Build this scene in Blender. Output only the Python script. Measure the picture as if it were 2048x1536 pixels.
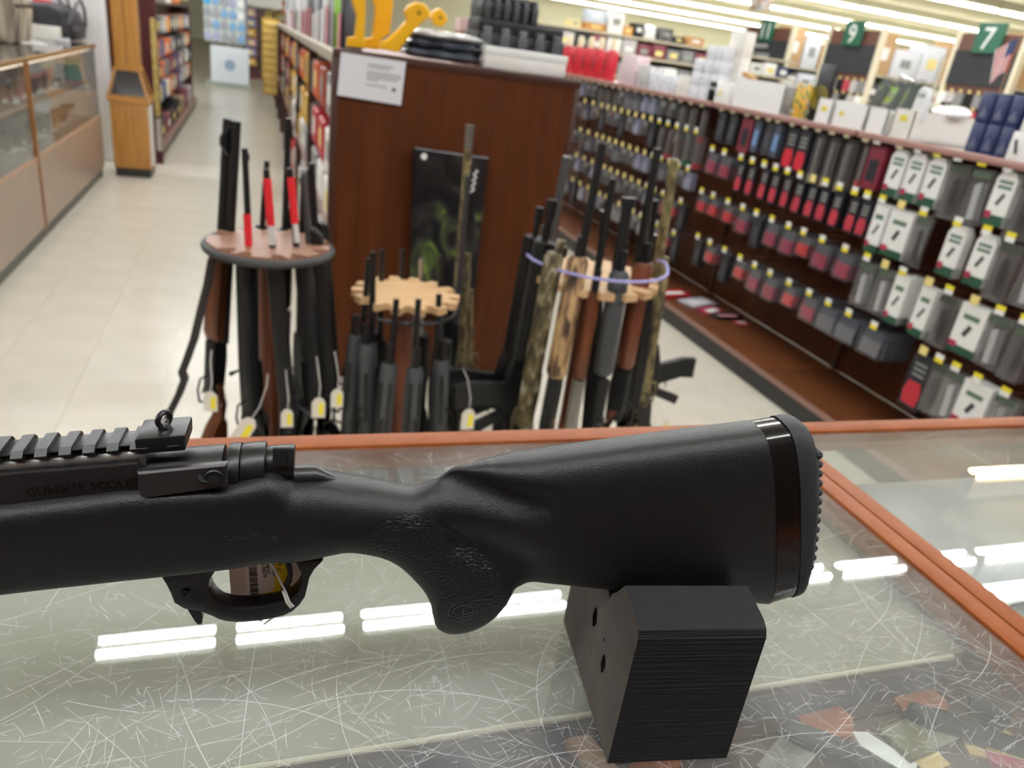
import bpy, bmesh, math, random
import numpy as np
from mathutils import Vector, Matrix
random.seed(7)
for o in list(bpy.data.objects):
    bpy.data.objects.remove(o)
SC = bpy.context.scene
COL = SC.collection
PI = math.pi

# ------------------------------------------------------------ camera, world, exposure
EYE = np.array([0.0, 0.0, 1.38])
FPX = 1505.53
YAW, PITCH, ROLL = 0.356242730, -0.414848654, 0.143149721
_f = np.array([math.sin(YAW) * math.cos(PITCH), math.cos(YAW) * math.cos(PITCH), math.sin(PITCH)])
_r = np.array([math.cos(YAW), -math.sin(YAW), 0.0])
_u = np.cross(_r, _f)
RIGHT = math.cos(ROLL) * _r + math.sin(ROLL) * _u
UP = -math.sin(ROLL) * _r + math.cos(ROLL) * _u
cam = bpy.data.cameras.new('camera')
cam_o = bpy.data.objects.new('camera', cam)
COL.objects.link(cam_o)
cam.sensor_width = 36.0
cam.lens = 36.0 * FPX / 2048.0
cam.clip_start = 0.02
cam.clip_end = 120
m4 = Matrix.Identity(4)
for i in range(3):
    m4[i][0], m4[i][1], m4[i][2], m4[i][3] = RIGHT[i], UP[i], -_f[i], EYE[i]
cam_o.matrix_world = m4
cam.dof.use_dof = True
cam.dof.focus_distance = 0.385
cam.dof.aperture_fstop = 10.5
SC.camera = cam_o

wd = bpy.data.worlds.new('world')
SC.world = wd
wd.use_nodes = True
wd.node_tree.nodes['Background'].inputs[0].default_value = (1.0, 0.98, 0.93, 1)
wd.node_tree.nodes['Background'].inputs[1].default_value = 0.35
SC.view_settings.view_transform = 'Standard'
SC.view_settings.look = 'None'
SC.view_settings.exposure = 0.0
SC.view_settings.gamma = 1.0
SC.view_settings.use_curve_mapping = False
TUBE_POWER = 92.0

# ------------------------------------------------------------ measuring helpers
def ray(x, y):
    return _f + RIGHT * ((x - 1024) / FPX) - UP * ((y - 768) / FPX)
def onz(x, y, z):
    d = ray(x, y); return EYE + d * ((z - EYE[2]) / d[2])
def onx(x, y, X):
    d = ray(x, y); return EYE + d * (X / d[0])
def ony(x, y, Y):
    d = ray(x, y); return EYE + d * (Y / d[1])

# ------------------------------------------------------------ materials
def lin(c):
    if isinstance(c, str):
        c = [int(c[i:i + 2], 16) / 255 for i in (0, 2, 4)]
    return tuple(((v / 12.92) if v <= 0.04045 else ((v + 0.055) / 1.055) ** 2.4) for v in c) + (1.0,)
_MC = {}
def M(name, c, rough=0.5, metal=0.0, c2=None, scale=20.0, detail=3.0, bump=0.0, bscale=None, stretch=None, spec=0.5, contrast=(0.35, 0.65), coat=0.0, trans=0.0):
    if name in _MC:
        return _MC[name]
    m = bpy.data.materials.new(name); m.use_nodes = True
    nt = m.node_tree; N = nt.nodes; L = nt.links
    p = N['Principled BSDF']
    p.inputs['Base Color'].default_value = lin(c)
    p.inputs['Roughness'].default_value = rough
    p.inputs['Metallic'].default_value = metal
    p.inputs['Specular IOR Level'].default_value = spec
    p.inputs['Coat Weight'].default_value = coat
    if c2 or bump:
        tc = N.new('ShaderNodeTexCoord'); mp = N.new('ShaderNodeMapping')
        L.new(tc.outputs['Object'], mp.inputs[0])
        if stretch: mp.inputs['Scale'].default_value = stretch
    if c2:
        n = N.new('ShaderNodeTexNoise'); n.inputs['Scale'].default_value = scale; n.inputs['Detail'].default_value = detail
        L.new(mp.outputs[0], n.inputs['Vector'])
        cr = N.new('ShaderNodeValToRGB')
        cr.color_ramp.elements[0].position = contrast[0]; cr.color_ramp.elements[0].color = lin(c)
        cr.color_ramp.elements[1].position = contrast[1]; cr.color_ramp.elements[1].color = lin(c2)
        L.new(n.outputs['Fac'], cr.inputs[0]); L.new(cr.outputs[0], p.inputs['Base Color'])
    if bump:
        b = N.new('ShaderNodeTexNoise'); b.inputs['Scale'].default_value = bscale or scale; b.inputs['Detail'].default_value = 2
        L.new(mp.outputs[0], b.inputs['Vector'])
        bn = N.new('ShaderNodeBump'); bn.inputs['Strength'].default_value = bump; bn.inputs['Distance'].default_value = 0.002
        L.new(b.outputs['Fac'], bn.inputs['Height']); L.new(bn.outputs[0], p.inputs['Normal'])
    if trans:
        out = N['Material Output']; t = N.new('ShaderNodeBsdfTransparent'); mx = N.new('ShaderNodeMixShader')
        t.inputs[0].default_value = (1, 1, 1, 1)
        mx.inputs[0].default_value = trans
        L.new(p.outputs[0], mx.inputs[1]); L.new(t.outputs[0], mx.inputs[2]); L.new(mx.outputs[0], out.inputs[0])
    _MC[name] = m
    return m
def ramp_mat(name, stops, scale, rough=0.6, stretch=(1, 1, 1), detail=4.0, dist=0.6):
    if name in _MC: return _MC[name]
    m = bpy.data.materials.new(name); m.use_nodes = True
    nt = m.node_tree; N = nt.nodes; L = nt.links; p = N['Principled BSDF']
    tc = N.new('ShaderNodeTexCoord'); mp = N.new('ShaderNodeMapping'); mp.inputs['Scale'].default_value = stretch
    n = N.new('ShaderNodeTexNoise'); n.inputs['Scale'].default_value = scale; n.inputs['Detail'].default_value = detail; n.inputs['Distortion'].default_value = dist
    cr = N.new('ShaderNodeValToRGB')
    while len(cr.color_ramp.elements) < len(stops): cr.color_ramp.elements.new(0.5)
    for e, (q, c) in zip(cr.color_ramp.elements, stops):
        e.position = q; e.color = lin(c)
    L.new(tc.outputs['Object'], mp.inputs[0]); L.new(mp.outputs[0], n.inputs['Vector']); L.new(n.outputs['Fac'], cr.inputs[0]); L.new(cr.outputs[0], p.inputs['Base Color'])
    p.inputs['Roughness'].default_value = rough
    _MC[name] = m
    return m
def pegboard(name, c, c2, pitch=0.0254):
    m = M(name, c, 0.42, c2=c2, scale=3.0, stretch=(6, 6, 0.6))
    nt = m.node_tree; N = nt.nodes; L = nt.links; p = N['Principled BSDF']
    src = p.inputs['Base Color'].links[0].from_socket
    tc = N.new('ShaderNodeTexCoord')
    vs = N.new('ShaderNodeVectorMath'); vs.operation = 'SCALE'; vs.inputs['Scale'].default_value = 1 / pitch
    fr = N.new('ShaderNodeVectorMath'); fr.operation = 'FRACTION'
    sb = N.new('ShaderNodeVectorMath'); sb.operation = 'SUBTRACT'; sb.inputs[1].default_value = (0.5, 0.5, 0.5)
    ab = N.new('ShaderNodeVectorMath'); ab.operation = 'ABSOLUTE'
    sp = N.new('ShaderNodeSeparateXYZ'); mxh = N.new('ShaderNodeMath'); mxh.operation = 'MAXIMUM'
    gt = N.new('ShaderNodeMath'); gt.operation = 'LESS_THAN'; gt.inputs[1].default_value = 0.13
    mm = N.new('ShaderNodeMath'); mm.operation = 'MAXIMUM'
    L.new(tc.outputs['Object'], vs.inputs[0]); L.new(vs.outputs[0], fr.inputs[0]); L.new(fr.outputs[0], sb.inputs[0]); L.new(sb.outputs[0], ab.inputs[0]); L.new(ab.outputs[0], sp.inputs[0])
    L.new(sp.outputs[0], mm.inputs[0]); L.new(sp.outputs[1], mm.inputs[1])
    mn = N.new('ShaderNodeMath'); mn.operation = 'MINIMUM'
    L.new(sp.outputs[0], mn.inputs[0]); L.new(sp.outputs[1], mn.inputs[1])
    L.new(mn.outputs[0], mxh.inputs[0]); L.new(sp.outputs[2], mxh.inputs[1]); L.new(mxh.outputs[0], gt.inputs[0])
    mix = N.new('ShaderNodeMix'); mix.data_type = 'RGBA'
    L.new(gt.outputs[0], mix.inputs[0]); L.new(src, mix.inputs[6]); mix.inputs[7].default_value = lin('381b0b')
    L.new(mix.outputs[2], p.inputs['Base Color'])
    return m
def glass_mat(name, tint=(0.93, 0.97, 0.95), rough=0.02, haze=0.05, refl=1.0, hazec=(0.8, 0.82, 0.82), bump=0.0):
    if name in _MC: return _MC[name]
    m = bpy.data.materials.new(name); m.use_nodes = True
    nt = m.node_tree; N = nt.nodes; L = nt.links; N.remove(N['Principled BSDF']); out = N['Material Output']
    lw = N.new('ShaderNodeLayerWeight'); lw.inputs[0].default_value = 0.5
    pw = N.new('ShaderNodeMath'); pw.operation = 'POWER'; pw.inputs[1].default_value = 5
    ma = N.new('ShaderNodeMath'); ma.operation = 'MULTIPLY_ADD'; ma.inputs[1].default_value = 0.95 * refl; ma.inputs[2].default_value = 0.045 * refl
    L.new(lw.outputs['Facing'], pw.inputs[0]); L.new(pw.outputs[0], ma.inputs[0])
    t = N.new('ShaderNodeBsdfTransparent'); t.inputs[0].default_value = (*tint, 1)
    g = N.new('ShaderNodeBsdfGlossy'); g.inputs['Roughness'].default_value = rough
    d = N.new('ShaderNodeBsdfDiffuse'); d.inputs[0].default_value = (*hazec, 1)
    m1 = N.new('ShaderNodeMixShader'); m1.inputs[0].default_value = haze
    L.new(t.outputs[0], m1.inputs[1]); L.new(d.outputs[0], m1.inputs[2])
    m2 = N.new('ShaderNodeMixShader'); L.new(ma.outputs[0], m2.inputs[0]); L.new(m1.outputs[0], m2.inputs[1]); L.new(g.outputs[0], m2.inputs[2])
    if haze > 0.02:
        tc = N.new('ShaderNodeTexCoord'); no = N.new('ShaderNodeTexNoise'); no.inputs['Scale'].default_value = 9; no.inputs['Detail'].default_value = 5
        mr = N.new('ShaderNodeMapRange'); mr.inputs[1].default_value = 0.3; mr.inputs[2].default_value = 0.75; mr.inputs[3].default_value = haze * 0.4; mr.inputs[4].default_value = haze * 1.8
        L.new(tc.outputs['Object'], no.inputs['Vector']); L.new(no.outputs['Fac'], mr.inputs[0]); L.new(mr.outputs[0], m1.inputs[0])
    if bump:
        tc2 = N.new('ShaderNodeTexCoord'); nb = N.new('ShaderNodeTexNoise'); nb.inputs['Scale'].default_value = 260; nb.inputs['Detail'].default_value = 1
        bn = N.new('ShaderNodeBump'); bn.inputs['Strength'].default_value = bump; bn.inputs['Distance'].default_value = 0.0005
        L.new(tc2.outputs['Object'], nb.inputs['Vector']); L.new(nb.outputs['Fac'], bn.inputs['Height']); L.new(bn.outputs[0], g.inputs['Normal'])
    L.new(m2.outputs[0], out.inputs[0])
    _MC[name] = m
    return m
def emit(name, c, s):
    if name in _MC: return _MC[name]
    m = bpy.data.materials.new(name); m.use_nodes = True
    N = m.node_tree.nodes; N.remove(N['Principled BSDF']); e = N.new('ShaderNodeEmission')
    e.inputs[0].default_value = lin(c); e.inputs[1].default_value = s
    m.node_tree.links.new(e.outputs[0], N['Material Output'].inputs[0])
    _MC[name] = m
    return m

# ------------------------------------------------------------ mesh builder
class G:
    def __init__(s): s.v = []; s.f = []; s.m = []
    def add(s, vs, fs, m=0):
        b = len(s.v); s.v += [tuple(map(float, p)) for p in vs]
        for f in fs: s.f.append([b + i for i in f]); s.m.append(m)
        return s
    def box(s, c, d, m=0, rz=0.0, tilt=None):
        hx, hy, hz = d[0] / 2, d[1] / 2, d[2] / 2
        R = Matrix.Rotation(rz, 3, 'Z')
        if tilt: R = R @ Matrix.Rotation(tilt[1], 3, tilt[0])
        vs = [Vector(c) + R @ Vector((x * hx, y * hy, z * hz)) for z in (-1, 1) for y in (-1, 1) for x in (-1, 1)]
        return s.add(vs, [(0, 2, 3, 1), (4, 5, 7, 6), (0, 1, 5, 4), (2, 6, 7, 3), (0, 4, 6, 2), (1, 3, 7, 5)], m)
    def bb(s, a, b, m=0):
        return s.box([(a[i] + b[i]) / 2 for i in range(3)], [abs(b[i] - a[i]) for i in range(3)], m)
    def tube(s, pts, r, n=10, m=0, cap=True):
        pts = [Vector(p) for p in pts]; k = len(pts)
        rr = r if isinstance(r, (list, tuple)) else [r] * k
        rings = []; prev = None
        for i, p in enumerate(pts):
            t = (pts[min(i + 1, k - 1)] - pts[max(i - 1, 0)]).normalized()
            if prev is None:
                a = t.orthogonal().normalized()
            else:
                a = (prev - t * prev.dot(t)); a = a.normalized() if a.length > 1e-6 else t.orthogonal().normalized()
            prev = a; b = t.cross(a)
            rings.append([p + (a * math.cos(2 * PI * j / n) + b * math.sin(2 * PI * j / n)) * rr[i] for j in range(n)])
        vs = [q for R in rings for q in R]
        fs = [(i * n + j, i * n + (j + 1) % n, (i + 1) * n + (j + 1) % n, (i + 1) * n + j) for i in range(k - 1) for j in range(n)]
        if cap: fs += [tuple(reversed(range(n))), tuple((k - 1) * n + j for j in range(n))]
        return s.add(vs, fs, m)
    def lathe(s, prof, n=20, m=0, c=(0, 0, 0)):
        vs = [(c[0] + r * math.cos(2 * PI * j / n), c[1] + r * math.sin(2 * PI * j / n), c[2] + z) for r, z in prof for j in range(n)]
        k = len(prof)
        fs = [(i * n + j, i * n + (j + 1) % n, (i + 1) * n + (j + 1) % n, (i + 1) * n + j) for i in range(k - 1) for j in range(n)]
        fs += [tuple(reversed(range(n))), tuple((k - 1) * n + j for j in range(n))]
        return s.add(vs, fs, m)
    def prism(s, poly, ax, t0, t1, m=0, ch=0.0):
        """poly in the plane normal to axis ax (ax=1: (x,z)); ch chamfers the rims."""
        n = len(poly); cx = sum(p[0] for p in poly) / n; cy = sum(p[1] for p in poly) / n
        def at(p, t):
            return {0: (t, p[0], p[1]), 1: (p[0], t, p[1]), 2: (p[0], p[1], t)}[ax]
        if ch:
            ins = []
            for i in range(n):
                a, b, c = Vector(poly[i - 1]), Vector(poly[i]), Vector(poly[(i + 1) % n])
                e1 = (b - a).normalized(); e2 = (c - b).normalized()
                ar = sum(poly[k - 1][0] * poly[k][1] - poly[k][0] * poly[k - 1][1] for k in range(n))
                sg = 1 if ar > 0 else -1
                nn = Vector((-e1.y - e2.y, e1.x + e2.x)) * sg
                nn = nn.normalized() if nn.length > 1e-6 else Vector((0, 0))
                ins.append(tuple(b + nn * ch))
            lay = [(ins, t0), (poly, t0 + ch * (1 if t1 > t0 else -1)), (poly, t1 - ch * (1 if t1 > t0 else -1)), (ins, t1)]
        else:
            lay = [(poly, t0), (poly, t1)]
        vs = [at(p, t) for pl, t in lay for p in pl]; k = len(lay)
        fs = [(i * n + j, i * n + (j + 1) % n, (i + 1) * n + (j + 1) % n, (i + 1) * n + j) for i in range(k - 1) for j in range(n)]
        fs += [tuple(reversed(range(n))), tuple((k - 1) * n + j for j in range(n))]
        return s.add(vs, fs, m)
    def build(s, name, mats, parent=None, loc=None, smooth=35, bev=0.0, seg=2):
        me = bpy.data.meshes.new(name)
        me.from_pydata(s.v, [], s.f)
        if not isinstance(mats, (list, tuple)): mats = [mats]
        for m in mats: me.materials.append(m)
        if len(mats) > 1: me.polygons.foreach_set('material_index', s.m)
        bm = bmesh.new(); bm.from_mesh(me); bmesh.ops.recalc_face_normals(bm, faces=bm.faces)
        if bev:
            es = [e for e in bm.edges if len(e.link_faces) == 2 and e.calc_face_angle(0) > 0.5]
            bmesh.ops.bevel(bm, geom=es, offset=bev, segments=seg, profile=0.5, affect='EDGES', clamp_overlap=True)
        bm.to_mesh(me); bm.free()
        if smooth:
            me.polygons.foreach_set('use_smooth', [True] * len(me.polygons))
            me.set_sharp_from_angle(angle=math.radians(smooth))
        return link(name, me, parent, loc)
def link(name, me, parent=None, loc=None):
    o = bpy.data.objects.new(name, me); COL.objects.link(o)
    if parent: o.parent = parent
    if loc is not None: o.location = loc
    return o
def E(name, loc, label=None, cat=None, group=None, rz=0.0):
    o = bpy.data.objects.new(name, None); COL.objects.link(o); o.location = loc; o.rotation_euler = (0, 0, rz)
    o.empty_display_size = 0.05
    return tag(o, label, cat, group)
def tag(o, label=None, cat=None, group=None, kind=None):
    if label: o['label'] = label
    if cat: o['category'] = cat
    if group: o['group'] = group
    if kind: o['kind'] = kind
    return o
def struct(o): o['kind'] = 'structure'; return o
KIDS = {}
def dup(root, loc=None, rz=None, label=None, group=None):
    kids = {}
    for ob in COL.objects:
        if ob.parent: kids.setdefault(ob.parent, []).append(ob)
    return dup_k(root, kids, loc, rz, label, group)
def dup_k(root, kids, loc=None, rz=None, label=None, group=None):
    c = root.copy(); COL.objects.link(c)
    if loc is not None: c.location = loc
    if rz is not None: c.rotation_euler = (0, 0, rz)
    if label: c['label'] = label
    if group: c['group'] = group
    elif 'group' in c and label: pass
    for ch in kids.get(root, []):
        d = ch.copy(); COL.objects.link(d); d.parent = c
        for g in kids.get(ch, []):
            e = g.copy(); COL.objects.link(e); e.parent = d
    return c
def text_obj(txt, size, name, mat, parent, mw, extrude=0.0002):
    cu = bpy.data.curves.new('tmp', 'FONT'); cu.body = txt; cu.size = size; cu.extrude = extrude
    cu.align_x = 'LEFT'
    t = bpy.data.objects.new('tmp', cu); COL.objects.link(t)
    bpy.context.view_layer.update()
    me = bpy.data.meshes.new_from_object(t.evaluated_get(bpy.context.evaluated_depsgraph_get()))
    bpy.data.objects.remove(t)
    me.name = name; me.materials.clear(); me.materials.append(mat)
    o = link(name, me, parent); o.matrix_local = mw
    return o
def basis(X, Z, loc):
    """matrix with local x = X, local z = Z"""
    X = Vector(X).normalized(); Z = Vector(Z); Z = (Z - X * Z.dot(X)).normalized(); Y = Z.cross(X)
    m = Matrix.Identity(4)
    for i in range(3): m[i][0], m[i][1], m[i][2], m[i][3] = X[i], Y[i], Z[i], loc[i]
    return m

# shared materials
WHITE = M('white_paper', 'e8e8e4', 0.6)
OFFW = M('white_carton', 'dcd9d0', 0.6, c2='e6e4de', scale=6)
GREYW = M('grey_board', 'b9b2a8', 0.7)
KRAFT = M('kraft_card', 'a87c4c', 0.75, c2='b98c58', scale=12)
BLACK = M('black_plastic', '101012', 0.42, spec=0.4)
SATIN = M('satin_black_metal', '0f0f11', 0.36, spec=0.45)
GUNGREY = M('grey_synthetic', '3a3c3e', 0.5)
DARKGREY = M('dark_rubber', '2b2c2d', 0.6)
STEEL = M('brushed_steel', '9a9a98', 0.3, metal=0.9)
RED = M('red_plastic', 'b5182a', 0.4)
BRIGHTRED = M('bright_red', 'd0202a', 0.45)
MAGENTA = M('magenta_card', 'a02848', 0.5)
YEL = M('yellow_plastic', 'e8ae08', 0.4)
LABY = M('yellow_label', 'e6d632', 0.5)
PALEY = M('pale_yellow_label', 'e8d68a', 0.5)
GREEN = M('green_card', '1d4a35', 0.5)
NAVY = M('navy_card', '1c2a55', 0.45)
ORANGE = M('orange_card', 'c8561c', 0.5)
WALNUT = M('walnut_stock', '4a2412', 0.32, c2='6a3a1e', scale=6, stretch=(8, 8, 0.8))
REDWOOD = M('reddish_walnut', '5a2a17', 0.35, c2='74402a', scale=6, stretch=(8, 8, 0.8))
OAK = M('honey_oak', 'b07a38', 0.4, c2='c08c48', scale=5, stretch=(9, 9, 0.7))
PLY = M('tan_plywood', 'b8946a', 0.55, c2='c8a67c', scale=8, stretch=(1, 6, 1))
CLEAR = glass_mat('clear_plastic', (0.94, 0.95, 0.96), 0.08, 0.06, 1.6, (0.62, 0.63, 0.66))
CLEARBAG = glass_mat('clear_bag', (0.9, 0.91, 0.92), 0.1, 0.07, 1.8, (0.8, 0.8, 0.8))
CAMO_A = ramp_mat('mossy_camo', [(0.36, '1e1a12'), (0.47, '4a4228'), (0.53, '5a4e2a'), (0.64, '9a9888')], 34, stretch=(1, 1, 0.45))
CAMO_B = ramp_mat('reed_camo', [(0.38, '3c2c20'), (0.48, '7a5c40'), (0.55, 'a88860'), (0.62, 'c8a470')], 26, stretch=(1.5, 1.5, 0.4))
CAMO_C = ramp_mat('leaf_camo', [(0.38, '3a3220'), (0.48, '6a5c3c'), (0.56, '8a7a54'), (0.66, '5a5a34')], 34, stretch=(1, 1, 0.5))

# ------------------------------------------------------------ the room
FLOORM = M('vinyl_floor', 'd1ccbc', 0.24, c2='d8d3c4', scale=3, detail=5)
TILEM = [M('vinyl_tile_a', 'd2cdbd', 0.24, c2='d8d3c4', scale=5, detail=5), M('vinyl_tile_b', 'd1ccbb', 0.24, c2='d7d2c3', scale=5, detail=5), M('vinyl_tile_c', 'd3cebf', 0.24, c2='d9d4c6', scale=5, detail=5)]
floor = struct(G().bb((-14, -6, -0.12), (34, 40, -0.003)).build('floor', FLOORM, smooth=0))
T = 0.3048
tmesh = []
for m in TILEM:
    o = G().bb((-T / 2 + 0.0007, -T / 2 + 0.0007, 0), (T / 2 - 0.0007, T / 2 - 0.0007, 0.003)).build('tile', m, floor, smooth=0)
    tmesh.append(o.data); bpy.data.objects.remove(o)
for (xa, xb, ya, yb) in ((-1.42, 0.3, 2.2, 12.2), (1.32, 2.5, 2.2, 5.2)):
    for i in range(int((xb - xa) / T) + 1):
        for j in range(int((yb - ya) / T) + 1):
            link('tile', random.choice(tmesh), floor, (xa + i * T, ya + j * T, -0.003))
CEILM = M('ceiling_paint', 'd2cbba', 0.8)
WALLM = M('cream_wall', 'e8e5d6', 0.8)
struct(G().bb((-14, -6, 3.95), (34, 40, 4.05)).build('ceiling', CEILM, smooth=0))
struct(G().bb((-14, 39.8, 0), (34, 40, 3.95)).build('wall_back', WALLM, smooth=0))
struct(G().bb((-14, -6, 0), (-13.8, 40, 3.95)).build('wall_left', WALLM, smooth=0))
struct(G().bb((33.8, -6, 0), (34, 40, 3.95)).build('wall_right', WALLM, smooth=0))
struct(G().bb((-14, -1.5, 0), (34, -1.3, 3.95)).build('added_dark_wall', M('added_dark_panelling', '3a2a20', 0.6, c2='46342a', scale=4), smooth=0))  # unseen wall behind the camera, added to darken what the rifle reflects

ORDS = 'first second third fourth fifth sixth seventh eighth ninth tenth eleventh twelfth thirteenth fourteenth fifteenth sixteenth seventeenth eighteenth nineteenth twentieth'.split()
TENS = {2: 'twenty', 3: 'thirty', 4: 'forty'}
def ordn(i):
    return ORDS[i] if i < 20 else TENS[(i + 1) // 10] + '-' + ORDS[(i + 1) % 10 - 1] if (i + 1) % 10 else {30: 'thirtieth', 40: 'fortieth', 50: 'fiftieth'}[i + 1]
# ------------------------------------------------------------ fluorescent fixtures
TUBE = emit('lit_tube', 'f2f6fb', TUBE_POWER)
TUBEB = emit('lit_tube_cool', 'dce6ff', TUBE_POWER * 0.55)
TUBEW = emit('lit_tube_warm', 'ffe2a8', TUBE_POWER * 1.3)
HOUSE = M('fixture_white_enamel', 'e2ded0', 0.5)
def fixture(L, tm):
    r = E('ceiling_light', (0, 0, 0), 'x', 'ceiling light')
    G().bb((-L / 2 + 0.005, -0.075, 0.06), (L / 2 - 0.005, 0.075, 0.25)).build('housing', HOUSE, r, smooth=0)
    for y in (-0.05, 0.05):
        G().tube([(-L / 2 + 0.02, y, 0.02), (L / 2 - 0.02, y, 0.02)], 0.0165, 8).build('tube', tm, r)
    for x in (-L / 2 + 0.02, L / 2 - 0.02):
        G().bb((x - 0.012, -0.07, -0.006), (x + 0.012, 0.07, 0.075)).build('lamp_holder', HOUSE, r, smooth=0)
    return r
def run(rows):
    for (L, tm, y, x0, x1, label, group) in rows:
        p = fixture(L, tm); kids = {}
        for ob in COL.objects:
            if ob.parent: kids.setdefault(ob.parent, []).append(ob)
        x = x0 + L / 2; first = True; i = 0
        while x < x1:
            q = p if first else dup_k(p, kids)
            q.location = (x, y, 3.7); q['label'] = '%s %s' % (ordn(i), label); q['group'] = group; first = False; i += 1
            x += L + (0.05 if L < 1 else 0.012)
run([(0.63, TUBE, 3.41, -0.83, 7.0, 'short twin tube from the left, row mirrored in counter glass', 'lights mirrored in the counter glass'),
     (1.25, TUBEW, 4.53, 6.42, 7.5, 'warm yellowish twin tube from the left, mirrored in the right counter glass', 'warm lights'),
     (1.25, TUBEB, 3.02, 4.9, 6.3, 'cool bluish twin tube light from the left, mirrored in the right counter glass', 'cool lights')])
LR = [(7.5, -9, 12), (11.65, -9, 14), (-0.65, -7, 8)]
run([(2.44, TUBE, y, a, b, 'long twin tube light from the left, overhead row at %s' % w, 'overhead lights at %s' % w) for (y, a, b), w in
     zip(LR, ('the pillar', 'the aisle signs', 'the counter front'))])
TUBEF = emit('lit_tube_far', 'f6f8e2', TUBE_POWER * 0.45)
FARR = [(15.9, 12.2, 24, 'nearest row of lights on the ceiling at top right'), (19.97, 11.5, 27, 'second row of lights on the ceiling at top right'),
        (23.8, 11, 30, 'third row of lights on the far ceiling'), (27.6, 10, 31, 'fourth row of lights on the far ceiling'),
        (31.85, 10, 32, 'fifth row of lights on the far ceiling'), (36.1, 10, 33, 'farthest row of lights before the cream back wall')]
run([(1.55, TUBEF, y, a, b, 'twin tube light from the left, ' + w.replace(' of lights', ''), w) for y, a, b, w in FARR])

# ------------------------------------------------------------ the glass counters in front
BRONZE = M('bronze_frame', '763c17', 0.5, c2='7e431c', scale=30, bump=0.1, bscale=400, spec=0.15)
LAM = M('taupe_laminate', '9a8676', 0.3, c2='a08c7c', scale=4)
LAMB = M('brown_laminate', '6a4a36', 0.4)
GLASSTOP = glass_mat('counter_glass', (0.95, 0.97, 0.96), 0.012, 0.055, 1.2, (0.86, 0.87, 0.88))
GLASS = glass_mat('case_glass', (0.94, 0.96, 0.96), 0.02, 0.03, 1.0)
SCR = M('glass_scratch', 'fafaf6', 0.5, trans=0.58)
CREAM = M('cream_liner', '827f6e', 0.75, c2='888576', scale=5)
CREAML = M('cream_edge', 'b4ae98', 0.6)
LILAC = M('grey_riser', '5e5a60', 0.6)
CBROWN = M('case_floor', '5a4234', 0.6, c2='6a5242', scale=10)
def counter(xa, xb, label, right=False):
    r = E('display_counter', ((xa + xb) / 2, 0.42, 0), label, 'counter', 'glass topped counters in front')
    ox, oy = (xa + xb) / 2, 0.42
    def part(name, mat, a, b, bev=0.0):
        return G().bb((a[0] - ox, a[1] - oy, a[2]), (b[0] - ox, b[1] - oy, b[2])).build(name, mat, r, smooth=30 if bev else 0, bev=bev)
    part('back_rail', BRONZE, (xa, 0.663, 0.972), (xb, 0.688, 1.0015), 0.0015)
    part('front_rail', BRONZE, (xa, 0.10, 0.972), (xb, 0.125, 1.0015), 0.0015)
    part('side_rail', BRONZE, (xb - 0.0215, 0.125, 0.972), (xb, 0.663, 1.0015), 0.0015)
    part('side_rail', BRONZE, (xa, 0.125, 0.972), (xa + 0.0215, 0.663, 1.0015), 0.0015)
    gt = part('glass_top', GLASSTOP, (xa + 0.0225, 0.126, 0.9925), (xb - 0.0225, 0.662, 0.9985))
    part('end_panel', LAMB, (xa + 0.002, 0.125, 0.0), (xa + 0.012, 0.665, 0.972))
    part('end_panel', LAMB, (xb - 0.012, 0.125, 0.0), (xb - 0.002, 0.665, 0.972))
    part('customer_panel', LAM, (xa + 0.012, 0.655, 0.06), (xb - 0.012, 0.675, 0.84))
    part('case_floor', CBROWN, (xa + 0.012, 0.13, 0.84), (xb - 0.012, 0.655, 0.86))
    part('front_pane', GLASS, (xa + 0.012, 0.668, 0.845), (xb - 0.012, 0.674, 0.972))
    part('staff_doors', LAMB, (xa + 0.012, 0.13, 0.06), (xb - 0.012, 0.145, 0.972))
    return r, gt
c1, gt1 = counter(-1.55, 0.5895, 'bronze framed glass counter carrying the black rifle')
c2, gt2 = counter(0.591, 2.6, 'bronze framed glass counter right of the butt pad', True)
def scratches(par, n, xa, xb, ya, yb, z, seed, wmul=1.0):
    R = random.Random(seed); g = G()
    for i in range(n):
        x, y = R.uniform(xa, xb), R.uniform(ya, yb)
        if R.random() < 0.045: L = R.uniform(0.04, 0.15); w = R.uniform(0.00008, 0.0002)
        else: L = R.choice((0.004, 0.007, 0.012, 0.02)) * R.uniform(0.6, 1.5); w = R.uniform(0.00006, 0.00016)
        w *= wmul
        a = R.choice((R.gauss(0.2, 0.25), R.gauss(0.2, 0.25), R.gauss(1.7, 0.3), R.gauss(2.4, 0.3), R.uniform(0, PI)))
        k = R.gauss(0, 5) if L > 0.03 else R.gauss(0, 14)
        pts = []; px, py, aa = x, y, a; ns = 6 if L > 0.03 else 3
        for s in range(ns + 1):
            pts.append((px, py, aa)); px += math.cos(aa) * L / ns; py += math.sin(aa) * L / ns; aa += k * L / ns
        pts = [p for p in pts if xa < p[0] < xb and ya < p[1] < yb]
        if len(pts) < 2: continue
        vs = []
        for q, (px, py, aa) in enumerate(pts):
            ww = w * (0.35 if q in (0, len(pts) - 1) else 1)
            nx, ny = -math.sin(aa) * ww, math.cos(aa) * ww
            vs += [(px + nx, py + ny, z), (px - nx, py - ny, z)]
        g.add(vs, [(2 * q, 2 * q + 1, 2 * q + 3, 2 * q + 2) for q in range(len(pts) - 1)])
    o = g.build('scratches', SCR, par, smooth=0); o['kind'] = 'stuff'
    return o
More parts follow.
